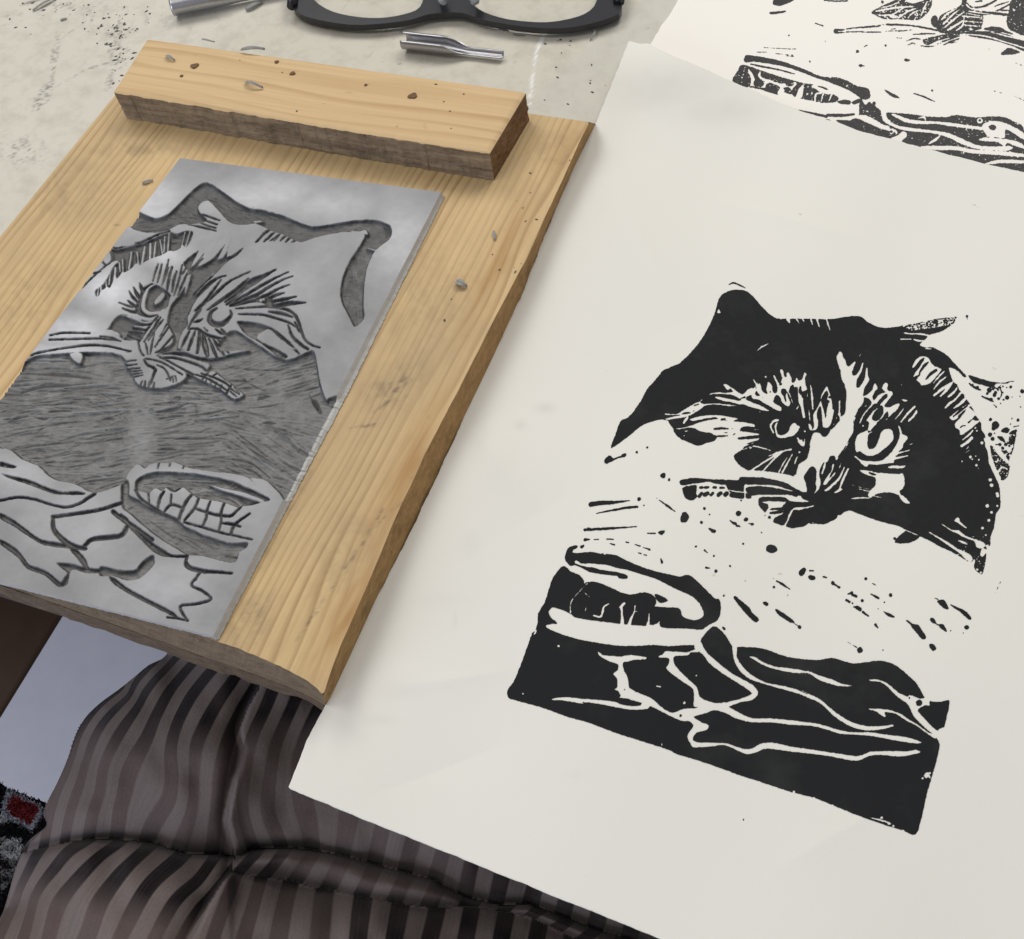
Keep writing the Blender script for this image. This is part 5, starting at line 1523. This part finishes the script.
# ---------------------------------------------------------------- person: striped garment over the lap
def tps(P,v,reg=.02):
    P=np.array(P,float)/100; v=np.array(v,float); n=len(P)
    def K(a,b): r2=((a[:,None]-b[None])**2).sum(-1)+1e-9; return .5*r2*np.log(r2)
    A=np.zeros((n+3,n+3)); A[:n,:n]=K(P,P)+reg*np.eye(n); A[:n,n]=1;A[:n,n+1:]=P;A[n,:n]=1;A[n+1:,:n]=P.T
    w=np.linalg.solve(A,np.r_[v,0,0,0])
    def f(x,y):
        Q=np.stack([x.ravel(),y.ravel()],-1)/100; o=np.empty(len(Q))
        for i in range(0,len(Q),20000): q=Q[i:i+20000]; o[i:i+20000]=K(q,P)@w[:n]+w[n]+q@w[n+1:]
        return o.reshape(x.shape)
    return f
for n_,x0,y0,s_ in (('g1',30,640,5.87),('g2',170,660,5.87),('g3',0,780,5.906),('g4',150,780,5.906),('g5',300,780,5.906),('g6',450,840,5.12),('L',0,580,2.617)): CR[n_]=(x0,y0,s_)
def zone(lines):
    P=[];v=[]
    for k,sp in lines:
        for q in pts(sp): P.append(q);v.append(k)
    return tps(P,v)
SEAM=pts('g2:520,165 455,270 405,400 412,470 430,520 400,650 370,720 345,850 330,939 | g4:470,110 455,200 468,330 490,420 505,470')
SEAM2=pts('g4:505,470 480,550 420,610 350,720 290,840 240,939 | O:170,1000')
fUL=zone([(0,'g1:550,290 450,340 350,450 285,550 250,680 215,780 165,870'),(1,'g1:770,100 680,180 600,260 530,370 430,480 370,590 310,750 270,900'),(2,'g1:830,125 750,210 670,310 590,450 500,600 440,720 420,900'),(3,'g1:930,165 860,250 780,380 700,560 620,680 560,800 540,939'),(4,'g2:225,80 130,200 50,350 10,480 | g1:850,800 830,939'),(5,'g2:360,140 270,270 200,400 150,500 130,700 120,900'),(6,'g2:490,170 430,270 360,420 320,560 285,750 265,939'),
 (0,'g3:275,320'),(1,'g3:420,170 390,290'),(2,'g3:550,180 535,270'),(3,'g3:700,150 700,290'),(4,'g3:880,310'),(5,'g4:180,370'),(6,'g4:370,420')])
fUR=zone([(7,'g2:590,215 540,330 480,450 450,600 430,900 | g4:610,395'),(8,'g2:725,260 670,380 620,520 590,700 570,900 | g4:775,395'),(9,'g2:850,330 800,440 750,600 | g4:920,200 960,410'),(10,'O:352,800 342,854'),(11,'O:386,810 375,862'),(12,'O:415,830 405,870'),(13,'O:444,850 435,880'),(14,'O:472,860 465,896'),(15,'O:503,870 495,906'),(16,'O:536,885 530,905'),(17,'O:568,895 563,912'),(18,'O:600,910 596,926'),(19,'O:633,925 629,938')])
fLE=zone([(7,'g4:635,430 510,560'),(8,'g4:775,440 665,570'),(9,'O:311,856 296,880'),(10,'O:342,860 329,888'),(11,'O:375,868 362,895'),(12,'O:405,878 394,902'),(13,'O:437,888 427,910'),(14,'g6:80,340 20,480'),(15,'g6:230,440 160,500'),(16,'g6:390,410 280,490'),(17,'g6:540,460 450,500')])
fLL=zone([(0,'g3:220,430 160,560 100,720 30,840'),(1,'g3:540,350 400,420 330,520 240,620 190,700 150,900'),(2,'g3:700,375 600,430 500,540 400,650 340,740 290,900'),(3,'g3:890,380 780,480 680,600 590,720 540,900'),(4,'g3:1000,510 880,620 800,750 700,939'),(5,'g4:290,600 180,680 100,800 30,939'),(6,'g4:390,640 290,760 180,939')])
fLR=zone([(7,'g4:510,560 480,640 440,740 400,850 370,939'),(8,'g4:655,570 620,700 580,850 550,939'),(9,'g4:830,610 790,750 755,939'),(10,'O:325,888 322,915 318,960'),(11,'O:363,898 360,920 355,960'),(12,'O:400,908 396,930 390,960'),(13,'O:437,912 432,930 425,960'),(14,'O:470,915 462,960'),(15,'O:505,920 497,960')])
CRE=pts('g3:20,760 60,560 120,430 250,395 420,355 580,342 740,350 935,370 | g4:60,380 200,430 330,430 430,430 505,460 600,400 800,395 960,410 | O:342,855 375,864 405,872 435,880 466,897 500,904 530,903 600,930 700,960')
CRE2=pts('g4:500,550 620,565 730,575 850,600 990,640 | O:325,888 363,896 401,903 435,908 470,905 526,915 600,950')
XG,YG=np.meshgrid(np.arange(-30,760,1.5),np.arange(590,1010,1.5))
def dist(P):
    d=np.full(XG.shape,1e9)
    for (ax,ay),(bx,by) in zip(P[:-1],P[1:]):
        ex_,ey=bx-ax,by-ay; t=np.clip(((XG-ax)*ex_+(YG-ay)*ey)/(ex_*ex_+ey*ey+1e-9),0,1); d=np.minimum(d,np.hypot(XG-ax-t*ex_,YG-ay-t*ey))
    return d
def xat(P,y): q=P[np.argsort(P[:,1])]; return np.interp(y,q[:,1],q[:,0])
def yat(P,x): q=P[np.argsort(P[:,0])]; return np.interp(x,q[:,0],q[:,1])
ycr=yat(CRE,XG); ycr2=yat(CRE2,XG); xs1=xat(SEAM,YG); xs2=xat(SEAM2,YG)
up=YG<ycr; right=np.where(YG<858,XG>xs1,XG>xs2); ledge=(~up)&(YG<ycr2)&(XG>232)
s=np.where(up,np.where(right,fUR(XG,YG),fUL(XG,YG)),np.where(ledge,fLE(XG,YG),np.where(right,fLR(XG,YG),fLL(XG,YG))))
dC,dC2,dS,dS2=dist(CRE),dist(CRE2),dist(SEAM),dist(SEAM2)
con=np.where(up,np.where(right,np.clip((752-YG)/40,0,1),np.clip((752+.05*XG-YG)/45,0,1)),np.where(ledge,np.clip((300-XG)/30,0,1),np.where(right,np.where(XG<300,.25,np.clip((XG-300)/60,0,.9)),np.clip((908-YG+.25*(XG-60))/40,0.05,1))))  # painted sheen mask: low where the pile washes out the dark stripes
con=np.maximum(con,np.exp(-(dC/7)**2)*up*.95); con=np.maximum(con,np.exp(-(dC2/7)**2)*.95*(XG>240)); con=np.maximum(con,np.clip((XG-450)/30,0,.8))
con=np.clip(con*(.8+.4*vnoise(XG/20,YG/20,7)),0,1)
h=-.085+0*XG
sil=pts('L:436,195 390,222 350,255 310,287 262,322 222,362 196,410 178,465 150,530 122,585 116,618 122,642 90,672 62,705 38,765 20,830 0,885 -60,960 -150,1150 900,1150 2000,1150 2000,0 500,0')
Fg=Field(XG,YG); Fg.poly(sil,True,True); 
dsil=dist(sil[:16])
round_=np.where(YG<846,1-np.exp(-dsil/30),1-np.exp(-dsil/26)); h+=.028*round_
h+=.016*np.where(up,1-np.exp(-dC/26),np.where(ledge,.55*(1-np.exp(-np.minimum(dC,dC2)/6)),(1-np.exp(-np.minimum(dC,np.where(XG>232,dC2,dC))/30))))
h-=.009*np.exp(-(dC/4)**2)
h+=np.where(right&up,.002*np.exp(-dS/30),-.007*np.exp(-dS/12))*(YG<858)+np.where((~up)&~ledge,np.where(right,.002*np.exp(-dS2/30),-.008*np.exp(-dS2/14)),0)
h+=.0035*np.sin(XG/38+YG/90)*np.clip((dC-10)/30,0,1)+(vnoise(XG/22,YG/34,5)-.5)*.004
h-=.10*np.clip((690-YG)/200,0,1)*0
kern=lambda A:(A+np.roll(A,1,0)+np.roll(A,-1,0)+np.roll(A,1,1)+np.roll(A,-1,1))/5
for _ in range(5): h[1:-1,1:-1]=kern(h)[1:-1,1:-1]
ps=thing('person','seated person in brown and black striped velvet clothing, only the lap visible below the board','person',tuple(at(200,850,-.10)))
# stripe attribute carried per face corner zone: build each zone separately so seams stay sharp
zid=np.where(up,np.where(right,1,0),np.where(ledge,2,np.where(right,4,3)))
gx,gy,gf=msq(Fg.f,XG,YG)
def bil(A,x,y):
    i=np.clip((y-YG[0,0])/1.5,0,A.shape[0]-1.001); j=np.clip((x-XG[0,0])/1.5,0,A.shape[1]-1.001); i0=i.astype(int); j0=j.astype(int); u=i-i0; v=j-j0
    return (A[i0,j0]*(1-v)+A[i0,j0+1]*v)*(1-u)+(A[i0+1,j0]*(1-v)+A[i0+1,j0+1]*v)*u
gw=at(gx,gy,bil(h,gx,gy)); gc=bil(con,gx,gy); ff=[fUL,fUR,fLE,fLL,fLR]
Vl=[];Sl=[];Cl=[];Ql=[];off=0
for f_ in gf:
    cx=gx[f_].mean(1);cy=gy[f_].mean(1); zc=zid[np.clip(((cy-YG[0,0])/1.5).astype(int),0,zid.shape[0]-1),np.clip(((cx-XG[0,0])/1.5).astype(int),0,zid.shape[1]-1)]
    for k in range(5):
        qq=f_[zc==k]
        if not len(qq): continue
        u_,inv=np.unique(qq,return_inverse=True); inv=inv.reshape(qq.shape)
        Vl.append(gw[u_]); Sl.append(ff[k](gx[u_],gy[u_])); Cl.append(gc[u_]); Ql.append(inv+off); off+=len(u_)
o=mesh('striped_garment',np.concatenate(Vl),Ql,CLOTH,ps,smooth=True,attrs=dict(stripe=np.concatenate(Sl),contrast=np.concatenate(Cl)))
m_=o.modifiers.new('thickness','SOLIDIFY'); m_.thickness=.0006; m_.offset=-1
# ---------------------------------------------------------------- light
def area(name,loc_,target,size,energy,col,sy=None):
    l=bpy.data.lights.new(name,'AREA'); l.energy=energy; l.color=col; l.shape='RECTANGLE'; l.size=size; l.size_y=sy or size
    o=bpy.data.objects.new(name,l); SC.collection.objects.link(o); o.location=loc_
    o.rotation_euler=(Vector(target)-Vector(loc_)).to_track_quat('-Z','Y').to_euler(); return o
area('ceiling_lamp_far',(.85,1.15,1.25),(0,.3,0),.9,14.5,(1,.97,.915),.6)
area('ceiling_lamp_left',(-.45,1.45,1.35),(0,.3,0),1.0,11.5,(1,.97,.93),.6)
area('overhead_fill',(-.9,.2,1.7),(0,.25,0),.9,7,(1,.97,.93),.6)  # dim overhead fill, added to soften the shading
area('floor_fill',(-1.3,-.7,.35),(-.30,.05,-.7),.7,11,(.72,.80,1))  # unseen bluish lamp, added low on the left to brighten the floor
w=bpy.data.worlds.new('World'); SC.world=w; w.use_nodes=True; w.node_tree.nodes['Background'].inputs[0].default_value=(.95,.95,1,1); w.node_tree.nodes['Background'].inputs[1].default_value=.30
SC.view_settings.view_transform='Standard'; SC.view_settings.look='None'; SC.view_settings.exposure=0; SC.view_settings.gamma=1
SC.render.engine='CYCLES'
